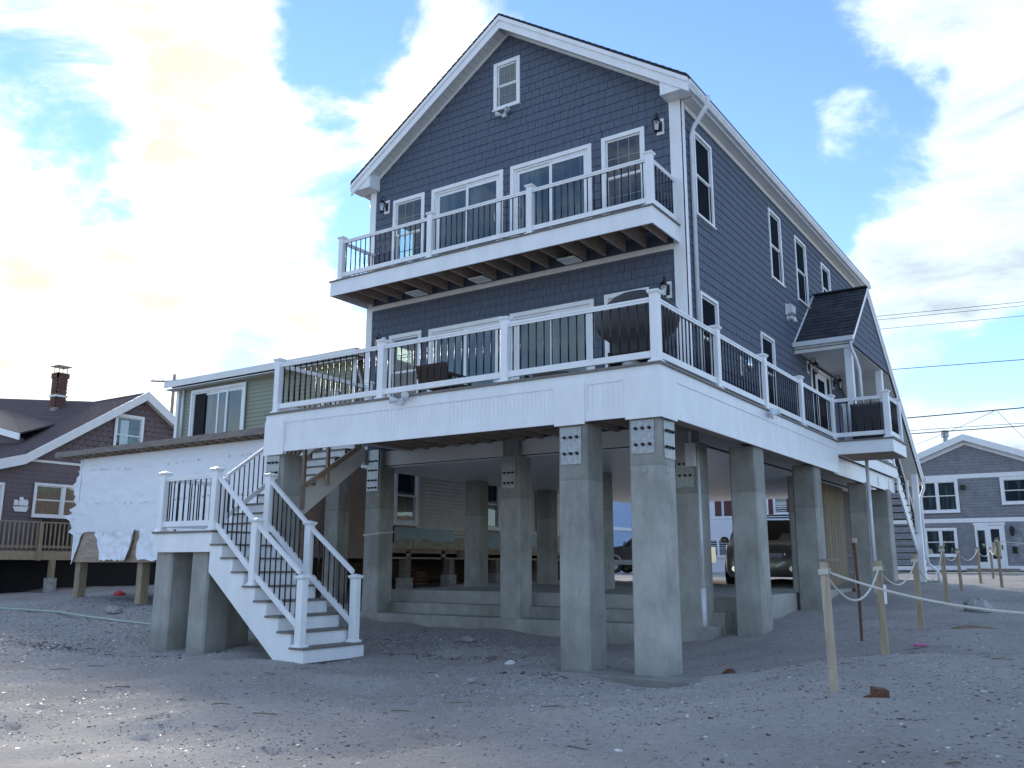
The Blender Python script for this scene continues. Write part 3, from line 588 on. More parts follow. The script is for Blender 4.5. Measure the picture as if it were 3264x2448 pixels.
# windows in the far side wall, where daylight shows through the rooms
for a,b,c,d in LW: window(house,BK(XL),a-.06,b+.06,c-.06,d+.06,kind='fixed',cas=.06,glass=glassmat('clear_glass',(.9,.95,.9),.02) if c>8 else GLASS)
# corner boards, frieze, band
m=MB(); m.fbox(F_,XW-.235,XW+.022,3.52,10.10,0,.028); m.build('corner_board',WHITE,house)
m=MB(); m.fbox(S_,YW-.028,YW+.10,3.52,10.08,0.001,.026); m.build('corner_board',WHITE,house)
m=MB(); m.fbox(F_,XL-.02,XL+.155,3.52,10.1,0,.028); m.build('corner_board',WHITE,house)
m=MB(); m.fbox(S_,YW+.12,YB,9.95,10.071,.0,.03); m.build('frieze_board',WHITE2,house)
for sgn in (-1,1):
    x0=RIDX+sgn*.0; xe=XW-.24 if sgn>0 else XL+.12
    P=[]
    for w_ in (0,.03):
        for (x,dz) in ((x0,-.10),(xe,-.10),(xe,-.23),(x0,-.23)): P.append(F_(x,roofz(x)+dz,w_))
    MB().hexa(P).build('rake_frieze',WHITE,house)
# house floor beam wrapped in white and the underside panels
m=MB(); m.box(XL,XW-.02,YW-.03,YW+.0-.002,3.53,3.845); m.build('skirt_board',WHITE2,house)
m=MB(); m.box(XW-.02,XW+.015,YW+.1,YB,3.53,3.845); m.build('skirt_board',WHITE2,house)
nxp=6
for i in range(nxp):
    x0=XL+.05+(XW-XL-.1)*i/nxp; x1=XL+.05+(XW-XL-.1)*(i+1)/nxp-.008
    for j in range(6): MB().box(x0,x1,YW+.02+j*2.3,YW+.02+(j+1)*2.3-.008,3.495,3.515).build('underside_panel',WHITE,house)
# roof: deck slab, shingle skin, rake boards, soffits, gutters
YR0=14.15; YR1=28.85; XE=4.27
for sgn in (-1,1):
    e=RIDX+sgn*XE; zr=RIDZ; ze_=RIDZ-XE*slope
    P=[(RIDX,YR0,zr-.16),(e,YR0,ze_-.16),(e,YR1,ze_-.16),(RIDX,YR1,zr-.16),(RIDX,YR0,zr-.02),(e,YR0,ze_-.02),(e,YR1,ze_-.02),(RIDX,YR1,zr-.02)]
    MB().hexa(P).build('roof_deck',WHITE2,house)
    e2=RIDX+sgn*(XE+.02)
    P=[(RIDX,YR0-.05,zr-.018),(e2,YR0-.05,ze_-.03),(e2,YR1,ze_-.03),(RIDX,YR1,zr-.018),(RIDX,YR0-.05,zr+.022),(e2,YR0-.05,ze_+.008),(e2,YR1,ze_+.008),(RIDX,YR1,zr+.022)]
    ro=MB().hexa(P).build('roof',ASPH,house)
    # ragged shingle tabs along the rake edge
    nt_=30
    for i in range(nt_):
        t0=i/nt_; t1=(i+.93)/nt_
        xa=RIDX+sgn*XE*t0; xb=RIDX+sgn*XE*t1
        za_=lambda x:RIDZ-abs(x-RIDX)*slope
        P=[(xa,YR0-.062,za_(xa)+.022),(xb,YR0-.062,za_(xb)+.022),(xb,YR0+.3,za_(xb)+.022),(xa,YR0+.3,za_(xa)+.022),(xa,YR0-.062,za_(xa)+.030),(xb,YR0-.062,za_(xb)+.040),(xb,YR0+.3,za_(xb)+.040),(xa,YR0+.3,za_(xa)+.030)]
        MB().hexa(P).build('roof_shingle',ASPH,ro)
    # rake board in two steps
    za_=lambda x:RIDZ-abs(x-RIDX)*slope
    P=[]
    xe=RIDX+sgn*(XE-.0)
    for y in (YR0-.03,YR0-.001):
        for x,dz in ((RIDX,-.022),(xe,-.032),(xe,-.31),(RIDX,-.31)): P.append((x,y,za_(x)+dz))
    MB().hexa(P).build('rake_board',WHITE,house)
    P=[]
    for y in (YR0-.055,YR0-.031):
        for x,dz in ((RIDX,-.024),(xe,-.034),(xe,-.125),(RIDX,-.125)): P.append((x,y,za_(x)+dz))
    MB().hexa(P).build('rake_moulding',WHITE,house)
    # sloping vinyl soffit in slats
    ns=26
    for i in range(ns):
        t0=.02+.86*i/ns; t1=.02+.86*(i+.94)/ns
        xa=RIDX+sgn*XE*t0; xb=RIDX+sgn*XE*t1
        P=[(xa,YR0,za_(xa)-.235),(xb,YR0,za_(xb)-.235),(xb,YW-.001,za_(xb)-.235),(xa,YW-.001,za_(xa)-.235),(xa,YR0,za_(xa)-.22),(xb,YR0,za_(xb)-.22),(xb,YW-.001,za_(xb)-.22),(xa,YW-.001,za_(xa)-.22)]
        MB().hexa(P).build('soffit_slat',WHITE2,house)
    # boxed eave return
    xi=XW-.26 if sgn>0 else XL+.24; xo=RIDX+sgn*(XE+.0); zb=10.085
    poly=[(xi,zb),(xo,zb),(xo,za_(xo)-.035),(xi,za_(xi)-.035)]
    MB().prism(poly,.0,.36,FR(YR0+.35)).build('eave_return',WHITE,house)
    # level soffit along the eaves
    xa,xb=(XW,xo-.1) if sgn>0 else (xo+.1,XL)
    for j in range(12):
        y0=YR0+.37+j*1.19
        MB().box(xa,xb,y0,y0+1.185,10.072,10.085).build('eave_soffit',WHITE2,house)
    # fascia + gutter (K profile)
    f0=xo-.1*sgn
    MB().box(min(f0,f0+.02*sgn),max(f0,f0+.02*sgn),YR0+.36,YR1,10.06,10.27).build('fascia_board',WHITE,house)
    prof=[(0,0),(.075,0),(.095,.035),(.118,.075),(.125,.12),(.118,.125),(.108,.105),(.085,.05),(.065,.012),(.008,.012),(.008,.125),(0,.125)]
    g=MB(); fxs=f0+.021*sgn; n_=len(prof)
    vs=[(fxs+sgn*a,y,10.10+b) for y in (YR0-.02,YR1+.02) for a,b in prof]
    g.add(vs,[(i,(i+1)%n_,(i+1)%n_+n_,i+n_) for i in range(n_)]); g.box(min(fxs,fxs+sgn*.12),max(fxs,fxs+sgn*.12),YR0-.02,YR0-.012,10.105,10.222); g.box(min(fxs,fxs+sgn*.12),max(fxs,fxs+sgn*.12),YR1+.012,YR1+.02,10.105,10.222)
    g.build('gutter',ALUG,house)
m=MB(); m.tube([(RIDX+3.98+.43,14.75,10.14),(RIDX+4.39,14.75,9.98),(RIDX+4.30,14.76,9.86),(XW+.12,14.80,9.62),(XW+.055,14.82,9.45),(XW+.055,14.82,DZ+.05)],.045,8); m.build('downspout',ALUG,house,smooth=True)
m=MB(); m.tube([(XL-.25,14.75,10.1),(XL-.24,14.75,9.9),(XL-.1,14.75,9.72),(XL-.05,14.75,9.6),(XL-.05,14.75,4.2)],.045,8); m.build('downspout',ALUG,house,smooth=True)
# side entrance door
dr=MB(); 
for (a,b,c,d) in ((22.32,22.40,4.06,6.42),(24.10,24.20,4.06,6.42),(22.40,24.10,6.33,6.42)): dr.fbox(S_,a,b,c,d,0,.035)
do=dr.build('door',WHITE,house); MB().fbox(S_,22.75,23.72,4.1,6.32,0,.02).build('door_leaf',WHITE,do)
for a,b in ((22.42,22.70),(23.78,24.08)): MB().fbox(S_,a,b,4.25,6.28,.0,.012).build('sidelight',SCREEN,do)
MB().fbox(S_,22.92,23.55,4.9,6.15,.02,.024).build('pane',SCREEN,do)
MB().fbox(S_,22.70,22.75,4.06,6.33,0,.03).build('door_mullion',WHITE,do); MB().fbox(S_,23.72,23.78,4.06,6.33,0,.03).build('door_mullion',WHITE,do)
# wall vents
m=MB(); m.fbox(S_,20.46,20.80,7.28,7.56,.012,.03); vo=m.build('wall_vent',PLASTIC,house)
m=MB(); m.prism([(.03,7.30),(.16,7.33),(.17,7.50),(.14,7.54),(.03,7.54)],20.50,20.77,lambda u,v,w_:(XW+u,w_,v)); m.build('vent_hood',PLASTIC,vo)
for i in range(6): MB().box(XW+.171,XW+.178,20.515+i*.042,20.53+i*.042,7.34,7.5).build('vent_louvre',WHITE,vo)
m=MB(); m.tube([(XW+.01,20.62,7.22),(XW+.10,20.62,7.225),(XW+.16,20.62,7.19),(XW+.185,20.62,7.10)],.052,10); m.tube([(XW+.012,20.62,7.22),(XW+.03,20.62,7.22)],.085,12); m.build('exhaust_elbow',PLASTIC,house,smooth=True)
# ledger strip carrying the balcony
m=MB(); m.fbox(F_,XL+.18,XW-.24,7.13,7.235,.0,.05); m.build('ledger_board',WHITE,house)

# side porch with its gabled roof running down over the back stairs
XP=-4.56; PY0,PYR,PZR=21.04,23.10,8.36
porch=thing('entry_porch',(-5.2,23,6.5),'small shingled porch roof with white posts over the side door','porch')
zE=6.62; s1=(PZR-zE)/(PYR-PY0); s2=.755; PY1=28.9; zB=PZR-(PY1-PYR)*s2
m=MB(); m.hexa([(XW+.02,PY0,zE),(XP,PY0,zE),(XP,PYR,PZR),(XW+.02,PYR,PZR),(XW+.02,PY0,zE+.05),(XP,PY0,zE+.05),(XP,PYR,PZR+.05),(XW+.02,PYR,PZR+.05)]); m.build('roof_deck',BACKING,porch)
# asphalt shingles laid one by one
r=random.Random(9); ncr=15; ln=math.hypot(PYR-PY0,PZR-zE)
dyn=(PYR-PY0)/ln; dzn=(PZR-zE)/ln
for j in range(ncr):
    t0=-.03+j*ln/ncr; x=XW+.03-r.uniform(0,.3)
    while x<XP+.02:
        wd=r.choice((.16,.22,.30,.26,.12)); a,b=max(x,XW+.03),min(x+wd-.004,XP+.03); x+=wd
        if b-a<.02: continue
        th=.016+r.choice((0,0,.006)); e=t0+ln/ncr+.02
        q0=lambda t,h:(PY0+dyn*t-dzn*h,zE+.05+dzn*t+dyn*h)
        (ya,za1),(yb,zb1),(yc,zc1),(yd,zd1)=q0(t0,.002),q0(t0,th),q0(e,.002),q0(e,.006)
        MB().hexa([(a,ya,za1),(b,ya,za1),(b,yc,zc1),(a,yc,zc1),(a,yb,zb1),(b,yb,zb1),(b,yd,zd1),(a,yd,zd1)]).build('roof_shingle',ASPH,porch)
m=MB(); m.beam((XW+.02,PYR,PZR+.075),(XP+.03,PYR,PZR+.075),.22,.03); m.build('ridge_cap',ASPH,porch)
# back slope: a plank roof with white underside that descends over the stairs
m=MB(); m.hexa([(XW+.02,PYR,PZR-.0),(XP,PYR,PZR),(XP,PY1,zB),(XW+.02,PY1,zB),(XW+.02,PYR,PZR+.07),(XP+.03,PYR,PZR+.07),(XP+.03,PY1+.03,zB+.07),(XW+.02,PY1+.03,zB+.07)]); m.build('roof',ASPH,porch)
m=MB(); m.hexa([(XW+.03,PYR+1.6,PZR-.02-1.6*s2-.2),(XP-.04,PYR+1.6,PZR-.02-1.6*s2-.2),(XP-.04,PY1,zB-.22),(XW+.03,PY1,zB-.22),(XW+.03,PYR+1.6,PZR-1.6*s2-.2),(XP-.04,PYR+1.6,PZR-1.6*s2-.2),(XP-.04,PY1,zB-.2),(XW+.03,PY1,zB-.2)]); m.build('sloping_ceiling',WHITE2,porch)
def slopeboard(nm,mt,x0,x1,ya,za_,yb,zb_,d0,d1):
    return MB().hexa([(x0,ya,za_+d0),(x1,ya,za_+d0),(x1,yb,zb_+d0),(x0,yb,zb_+d0),(x0,ya,za_+d1),(x1,ya,za_+d1),(x1,yb,zb_+d1),(x0,yb,zb_+d1)]).build(nm,mt,porch)
slopeboard('rake_board',WHITE,XP,XP+.025,PY0-.04,zE-.03,PYR,PZR,-.09,.05)
slopeboard('rake_board',WHITE,XP,XP+.025,PYR,PZR,PY1,zB,-.24,.06)
slopeboard('rake_moulding',WHITE,XP+.026,XP+.045,PYR,PZR,PY1,zB,-.08,.062)
slopeboard('flashing',WHITE,XW+.0,XW+.028,PY0-.03,zE,PYR,PZR,.045,.11)
zT=6.52
def pclip(v):
    return (PY0+(v-zE+.12)/s1+.0, PYR+(PZR-.1-v)/s2)
tri=[(PY0+.05,zT),(PYR+(PZR-zT-.10)/s2,zT),(PYR,PZR-.10)]
MB().prism(tri,-.06,-.02,SD(XP)).build('gable_wall',BACKING,porch)
shingles(porch,[(SD(XP-.02),PY0,26,zT,PZR-.12,[],pclip)],SIDING,120,EXP,.14,.22,seed=12,thick=.014)
MB().box(XW+.02,XP-.06,PY0+.02,PYR+(PZR-zT)/s2-.1,zT-.02,zT-.002).build('porch_ceiling',WHITE2,porch)
m=MB(); m.box(XW+.0,XP+.03,PY0-.05,PY0-.02,zE-.10,zE+.02); m.build('fascia_board',WHITE,porch)
m=MB(); m.box(XW-.0,XP+.05,PY0-.155,PY0-.05,zE-.06,zE-.05); m.box(XW,XP+.05,PY0-.165,PY0-.15,zE-.06,zE+.05); m.box(XP+.04,XP+.05,PY0-.15,PY0-.05,zE-.06,zE+.05); m.build('gutter',ALUG,porch)
m=MB(); m.box(XW,XP-.1,PY0-.02,PY0+.10,zT-.10,zT-.02); m.build('porch_beam',WHITE2,porch)
m=MB(); m.tube([(XP-.02,PY0-.10,zE-.05),(XP-.02,PY0-.10,zE-.22),(XP+.05,PY0+.02,zE-.5),(XP+.09,PY0+.1,zE-.75),(XP+.09,PY0+.1,DZ)],.04,8); m.tube([(XP+.09,PY0+.1,3.76),(XP+.09,PY0+.1,1.0)],.04,8); m.build('downspout',ALUG,porch,smooth=True)
def sqpost(nm,x,y,z0,z1,a,par,mt=WHITE): return MB().prism([(-a,-a+.012),(-a+.012,-a),(a-.012,-a),(a,-a+.012),(a,a-.012),(a-.012,a),(-a+.012,a),(-a,a-.012)],z0,z1,lambda u,v,w_:(x+u,y+v,w_)).build(nm,mt,par)
for y,z0,z1 in ((PY0+.12,DZ,zT-.02),(24.45,DZ,zT-.02),(28.35,.95,4.05)): sqpost('porch_post',XP-.13,y,z0,z1,.085,porch)
m=MB(); m.tube([(XP+.0,PY1+.1,zB-.02),(XP,PY1+.08,zB-.3),(XP-.08,PY1-.1,zB-.6),(XP-.08,PY1-.1,1.75),(XP-.05,PY1+.1,1.45),(XP+.1,PY1+.6,1.25),(XP+.12,PY1+.65,.9)],.045,8); m.build('downspout',ALUG,porch,smooth=True)
m=MB(); m.box(XW+.02,XP+.1,PY1+.03,PY1+.14,zB-.10,zB+.03); m.build('gutter',ALUG,porch)

# ------------------------------------------------------------------ upper balcony
balc=thing('upper_balcony',(-9.9,13.9,UZ),'white trimmed upper balcony with dark balusters across the house front','balcony')
BX0,BX1,BY=-13.83,-6.02,13.30
for a_,b_ in ((BX0,-10.2),(-10.197,BX1)): MB().box(a_,b_,BY,BY+.03,7.225,7.545).build('fascia_board',WHITE,balc)
m=MB(); m.box(BX1-.03,BX1,BY+.031,YW-.03,7.225,7.545); m.build('fascia_board',WHITE,balc)
m=MB(); m.box(BX0,BX0+.03,BY+.031,YW-.03,7.225,7.545); m.build('fascia_board',WHITE,balc)
nb_=9; w_=(YW-.03-(BY-.03))/nb_
for i in range(nb_): MB().box(BX0-.03,BX1+.03,BY-.03+i*w_,BY-.03+(i+1)*w_-.006,7.546,UZ).build('deck_board',DECKB,balc)
jx=-13.59
xj=[-13.59+.431*k for k in range(18)]
for i,x in enumerate(xj):
    if x>BX1-.1: continue
    MB().box(x-.02,x+.02,BY+.04,YW-.055,7.262,7.544).build('joist',JOIST,balc)
for x in (-8.16,-10.34,-12.05):
    x=min(xj,key=lambda a:abs(a-.2155-x)) - .2155
    MB().box(x-.19,x+.19,14.02,14.36,7.215,7.24).build('ceiling_light',LAMPW,balc)
px_=[-13.60,-11.06,-8.60,-6.09]
for x in px_: rpost(balc,x,BY+.09,UZ)
for a,b in zip(px_,px_[1:]): rail(balc,(a,BY+.09,UZ),(b,BY+.09,UZ))
rail(balc,(-6.09,BY+.09,UZ),(-6.09,YW-.0,UZ)); rail(balc,(-13.60,BY+.09,UZ),(-13.60,YW,UZ))

# ------------------------------------------------------------------ lower deck
deck=thing('lower_deck',(-8.6,12.5,DZ),'wide white skirted lower deck with beadboard fascia wrapping two sides of the house','deck')
ZF=3.36
# rim boards of the front fascia, recessed beadboard between them
def fascia(fr,u0,u1,blocks,panels,ztop=4.045,zbot=ZF,par=deck):
    """blocks: (u0,u1,zb) proud pieces over columns; panels: (u0,u1) beadboard openings"""
    pz0,pz1=3.50,3.875
    edges=sorted([u0,u1]+[e for p in panels for e in p])
    cuts=[u0]+[u for u in (u0+2.9,u0+5.6) if u<u1-.8]+[u1]
    for a_,b_ in zip(cuts,cuts[1:]):
        MB().fbox(fr,a_+(.0015 if a_>u0 else 0),b_-(.0015 if b_<u1 else 0),pz1,ztop,-.03,0).build('fascia_board',WHITE,par)
        MB().fbox(fr,a_+(.0015 if a_>u0 else 0),b_-(.0015 if b_<u1 else 0),zbot,pz0,-.03,0).build('fascia_board',WHITE,par)
    cur=u0
    for p in panels:
        if p[0]-cur>.02: MB().fbox(fr,cur,p[0],pz0,pz1,-.03,0).build('fascia_stile',WHITE,par)
        n=max(1,round((p[1]-p[0])/.075)); s_=(p[1]-p[0])/n
        for i in range(n):
            a=p[0]+i*s_
            MB().prism([(a,-.030),(a+s_-.001,-.030),(a+s_-.001,-.016),(a+s_-.007,-.011),(a+.006,-.011),(a,-.016)],pz0-.01,pz1+.01,lambda u,v,w2,fr=fr:fr(u,w2,v)).build('beadboard_strip',WHITE,par)
        cur=p[1]
    if u1-cur>.02: MB().fbox(fr,cur,u1,pz0,pz1,-.03,0).build('fascia_stile',WHITE,par)
    for a,b,zb in blocks: MB().fbox(fr,a,b,zb,3.92,.001,.022).build('column_wrap',WHITE,par)
FD=FR(YD); FDS=SD(XD)
fascia(FD,XDL,XD,[(XDL,-12.03,3.31),(-6.41,-5.92,3.325),(-5.29,XD+.022,3.325)],[(-12.0,-6.44),(-5.88,-5.32)])
fascia(FDS,YD+.031,19.84,[(YD+.0,11.10,3.32)],[(11.16,19.80)])
FDL=BK(XDL)
m=MB(); m.fbox(FDL,YD+.031,YW-.05,3.80,4.045,-.03,0); m.build('fascia_board',WHITE,deck)
m=MB(); m.fbox(FDS,19.84,26.3,3.77,4.045,-.03,0); m.build('fascia_board',WHITE,deck)
m=MB(); m.fbox(SD(XD-.10),19.84,26.28,3.37,3.765,-.03,0); m.build('beam_wrap',WHITE,deck)
for y in (24.15,25.45,23.0): MB().fbox(SD(XD-.10),y,y+.05,3.42,3.66,.001,.02).build('trim_block',WHITE2,deck)
# boards
yb=YD-.03; i=0
while yb<YW-.04:
    y2=min(yb+.138,YW-.035); MB().box(XDL-.03,XD+.03,yb,y2-.006,4.046,DZ).build('deck_board',DECKB,deck); yb+=.138
xb=XW+.04
while xb<XD+.02:
    x2=min(xb+.138,XD+.03); MB().box(xb,x2-.006,YW-.03,26.3,4.046,DZ).build('deck_board',DECKB,deck); xb+=.138
for k in range(19):
    x=XDL+.25+.41*k
    if x<XD-.1: MB().box(x-.02,x+.02,YD+.32,YW-.06,3.80,4.044).build('joist',JOIST,deck)
for k in range(28):
    y=YW+.2+.41*k
    if y<26.2: MB().box(XW+.05,XD-.14,y-.02,y+.02,3.80,4.044).build('joist',JOIST,deck)
m=MB(); m.box(XDL+.04,XD-.14,YD+.08,YD+.30,3.42,4.043); m.build('beam',JOIST,deck)
m=MB(); m.box(XD-.34,XD-.14,YD+.31,26.2,3.42,3.799); m.build('beam',JOIST,deck)
# bump-out for the condenser
BXO=-3.63; BY0,BY1=19.83,21.25
m=MB(); m.box(XD+.001,BXO,BY0,BY0+.03,3.775,4.045); m.build('fascia_board',WHITE,deck)
m=MB(); m.box(BXO-.03,BXO,BY0+.031,BY1,3.775,4.045); m.build('fascia_board',WHITE,deck)
m=MB(); m.box(XD+.001,BXO-.031,BY1-.03,BY1,3.775,4.045); m.build('fascia_board',WHITE,deck)
for i in range(9):
    y=BY0-.03+i*.165; MB().box(XD+.031,BXO+.03,y,y+.159,4.046,DZ).build('deck_board',DECKB,deck)
for i in range(7): MB().box(XD+.05,BXO-.04,BY0+.05+i*.2,BY0+.22+i*.2,3.765,3.785).build('underside_plank',JOIST,deck)
# railings
fx=[-12.35,-9.82,-7.32,-4.85]; fy=YD+.085
for x in fx: rpost(deck,x,fy,DZ)
for a,b in zip(fx,fx[1:]): rail(deck,(a,fy,DZ),(b,fy,DZ))
sy=[fy,12.93,15.22,17.45,19.83]; sx=-4.85
for y in sy[1:]: rpost(deck,sx,y,DZ)
for a,b in zip(sy,sy[1:]): rail(deck,(sx,a,DZ),(sx,b,DZ),sp=.135)
rpost(deck,-3.72,19.92,DZ); rpost(deck,-3.72,21.12,DZ); rpost(deck,sx,21.2,DZ); rpost(deck,sx,26.1,DZ)
rail(deck,(sx,19.90,DZ),(-3.72,19.92,DZ),sp=.16); rail(deck,(-3.72,19.92,DZ),(-3.72,21.12,DZ)); rail(deck,(-3.72,21.14,DZ),(sx,21.16,DZ))
rail(deck,(sx,21.2,DZ),(sx,23.6,DZ)); rail(deck,(sx,23.6,DZ),(sx,26.1,DZ))
rpost(deck,-12.40,13.12,DZ); rail(deck,(-12.35,fy,DZ),(-12.40,13.12,DZ))

# ------------------------------------------------------------------ concrete columns
def column(name,x,y,z0,z1,label,a=.46,b=.48,plates=(),blocks=False,group='concrete columns under the house and deck'):
    t=thing(name,(x,y,z0),label,'column',group)
    c=.03
    poly=[(c,0),(a-c,0),(a,c),(a,b-c),(a-c,b),(c,b),(0,b-c),(0,c)]
    h=z1-z0+.15
    m=MB(); nz_=3; m.loft([[(u+((u>a/2)*2-1)*tp,v+((v>b/2)*2-1)*tp,-.15+h*k) for u,v in poly] for k,tp in ((0,.008),(.5,.003),(1,0))]); m.build('shaft',CONC,t,local=True)
    for face,h0,h1,rows in plates:
        m=MB()
        if face=='front': fr=lambda u,v,w_:(u,-w_,v)
        else: fr=lambda u,v,w_:(a+w_,u,v)
        L0=.045 if face=='front' else .10; L1=(a-.08) if face=='front' else b-.03
        m.fbox(fr,L0,L1,h0,h1,-.003,.012); p=m.build('steel_plate',GALV,t,local=True)
        for rr in rows:
            for q in range(3):
                u=L0+(L1-L0)*(.20+.30*q)
                bm_=MB(); P0=Vector(fr(u,rr,.012)); n=(Vector(fr(u,rr,1))-Vector(fr(u,rr,0))); bm_.tube([P0,P0+n*.018],.024,6); bm_.tube([P0+n*.018,P0+n*.055],.012,6); bm_.build('bolt',BOLT,p,local=True)
    if blocks:
        MB().box(.16,.26,-.012,.01,2.60-z0*0,2.68).build('spacer_block',STONE,t,local=True)
        MB().box(a-.01,a+.012,.16,.26,2.60,2.68).build('spacer_block',STONE,t,local=True)
    return t
column('concrete_column',-5.28,10.67,0,3.40,'concrete column under the front right deck corner, steel plates on two faces',plates=(('front',2.86,3.31,(2.98,3.20)),('side',2.80,3.31,(2.95,3.17))),blocks=True)
column('concrete_column',-6.39,10.67,-.02,3.34,'pale concrete column just left of the deck corner column, holes drilled in its steel plate',plates=(('front',2.80,3.32,(2.95,3.18)),))
column('concrete_column',-12.54,10.67,0.02,3.33,'concrete column behind the beach stairs under the left deck corner',plates=(('front',2.86,3.29,(2.98,3.16)),))
for x,lab,pl in ((-13.50,'left concrete column under the house front wall, with a tall steel plate',(('front',2.55,3.45,(2.62,2.78,3.0,3.2)),)),
              (-9.90,'middle concrete column of the row under the house front, standing in the concrete steps',(('front',2.45,3.08,(2.55,2.75)),)),
              (-6.22,'concrete column of the house front row, half hidden behind the deck corner column',(('front',2.30,3.3,(2.5,2.7)),))):
    column('concrete_column',x,14.30,.42,3.50,lab,a=.45,b=.46,plates=pl)
    MB().box(x+.05,x+.41,14.32,14.48,3.49,3.85).build('post_cap_wrap',GALV if x<-13 else CONC,house)
for x,y,lab in ((-13.60,18.07,'concrete column on the parking slab in front of the beige clapboard wall'),(-9.95,17.9,'concrete column on the parking slab in front of the pale blue building'),(-13.55,21.4,'concrete column far back on the parking slab beside the foam board'),(-6.36,21.3,'concrete column on the parking slab next to the parked van')):
    column('concrete_column',x,y,.87,3.50,lab,a=.45,b=.42)
for i,(y,z,lab) in enumerate(((14.49,.3,'nearest concrete column of the side walkway row'),(18.08,.5,'concrete column of the walkway row with mottled pour marks, behind the first rope post'),(22.65,.7,'concrete column of the walkway row beside the boarded wall'),(25.06,.95,'farthest concrete column of the walkway row, by the back stairs'))):
    column('concrete_column',-5.29,y,z,3.40 if i else 3.38,lab,a=.46,b=.46)
for x,y,z1,lab in ((-13.71,9.40,1.60,'left front concrete column under the stair landing'),(-12.73,9.40,1.60,'right front concrete column under the stair landing, beside the stringer'),(-13.15,10.2,1.60,'rear concrete column under the stair landing, in shadow')):
    column('concrete_column',x,y,-.02,z1,lab,a=.45,b=.46,group='short columns under the stair landing')

column('concrete_column',-15.2,14.75,.40,3.52,'dark concrete column before the strand board wall, seen past the stair stringer',a=.42,b=.42)
# ------------------------------------------------------------------ slab, steps, footings
def slabbox(name,x0,x1,y0,y1,z0,z1,label,par=None,mt_=None):
    m=MB(); b=.015
    m.loft([[(x0,y0,z0),(x1,y0,z0),(x1,y1,z0),(x0,y1,z0)],[(x0,y0,z1-b),(x1,y0,z1-b),(x1,y1,z1-b),(x0,y1,z1-b)],[(x0+b,y0+b,z1),(x1-b,y0+b,z1),(x1-b,y1-b,z1),(x0+b,y1-b,z1)]])
    o=m.build(name,mt_ or CONC,par)
    if par is None: tag(o,label,None,None,'structure')
    return o
slabbox('parking_slab',-13.35,-5.35,15.02,30.5,.2,.87,'raised concrete parking slab under the house',mt_=SLABC)
slabbox('concrete_step',-13.30,-5.55,14.66,15.01,.1,.62,'concrete step along the front of the parking slab')
slabbox('concrete_footing',-13.6,-5.6,14.20,14.65,-.3,.41,'concrete footing curb below the step')
slabbox('deck_footing',-7.0,-4.33,10.38,11.22,-.3,.028,'low concrete pad under the deck corner columns')
slabbox('concrete_apron',-11,-4.4,30.5,36,.2,.90,'pale concrete apron behind the house',mt_=SLABC)
slabbox('sidewalk',-16,14,43.5,46.5,.6,1.12,'pale concrete pavement in front of the grey shingled house')

# ------------------------------------------------------------------ beach stairs on the left
stair=thing('beach_stairs',(-11.7,10.0,0),'white wooden stairs with dark balusters turning up from the sand to the deck','stairs')
YS0,YS1=9.30,10.56; LZ=1.94; LX0,LX1=-13.66,-12.14; NB=8; RUN=(12.14-9.90)/NB; RISE=.216
# landing
m=MB(); m.box(LX0,LX1,YS0,YS0+.03,1.595,1.905); m.build('landing_fascia',WHITE,stair)
m=MB(); m.box(LX0,LX0+.03,YS0+.031,YS1+.1,1.595,1.905); m.build('landing_fascia',WHITE,stair)
for i in range(10): MB().box(LX0-.03,LX1+.03,YS0-.03+i*.138,YS0-.03+i*.138+.132,1.906,LZ).build('landing_board',DECKB,stair)
for i in range(4): MB().box(LX0+.2+i*.37,LX0+.24+i*.37,YS0+.04,YS1,1.62,1.904).build('joist',JOIST,stair)
m=MB(); m.box(LX1-.0,LX1+.02,YS0+.0,YS1,1.70,1.905); m.build('riser',WHITE,stair)
# treads and risers, nosings run away from the camera
steps=[]
for i in range(1,NB+1):
    z=LZ-RISE*i; x0=LX1+RUN*(i-1); x1=LX1+RUN*i
    for k in range(2): MB().box(x0+.02+k*(RUN/2),x0+.02+(k+1)*RUN/2-.004+(.03 if k else 0),YS0-.03,YS1+.03,z-.03,z).build('tread',DECKB,stair)
    MB().box(x1,x1+.018,YS0+.0,YS1,max(z-RISE,-.12),z-.031).build('riser',WHITE,stair)
    steps.append((x0,x1,z))
# cut stringers (white skirt on the outside)
def stringer(y0,y1):
    top=[(LX1+.0,LZ-.035)]
    for x0,x1,z in steps: top+=[(x0+.0,z-.032),(x1,z-.032)]
    xe=LX1+RUN*NB
    poly=top+[(xe,-.10),(xe-.42,-.10),(LX1,LZ-.70)]
    for a,b in zip(range(1),range(1)): pass
    # split in convex slices: one per step, no n-gon trouble
    m=MB()
    for j,(x0,x1,z) in enumerate(steps):
        lo=lambda x:max(-.12,LZ-.66-(x-LX1)*(LZ-.62+.10)/(xe-.42-LX1))
        m.prism([(x0,lo(x0)),(x1,lo(x1)),(x1,z-.031),(x0,z-.031)],y0,y1,lambda u,v,w_:(u,w_,v))
    return m.build('stringer',WHITE,stair)
stringer(YS0,YS0+.035); stringer(YS1-.035,YS1)
yf=YS0+.07; yb2=YS1-.07
def flight_rail(y,skip0=False):
    posts=[(LX1-.04,LZ),(LX1+RUN*3.6,LZ-RISE*4),(LX1+RUN*NB-.14,LZ-RISE*NB)]
    for i,(x,z) in enumerate(posts): rpost(stair,x,y,z)
    hh=[LZ,LZ-RISE*3.6-.02,LZ-RISE*(NB-.5)-.02]
    hh=[LZ+.02,LZ-RISE*3.75,LZ-RISE*7.4]
    for i in (0,1): rail(stair,(posts[i][0],y,hh[i]+(0.0)),(posts[i+1][0],y,hh[i+1]),z0=.10,z1=.90,nb=8)
flight_rail(yf); flight_rail(yb2)
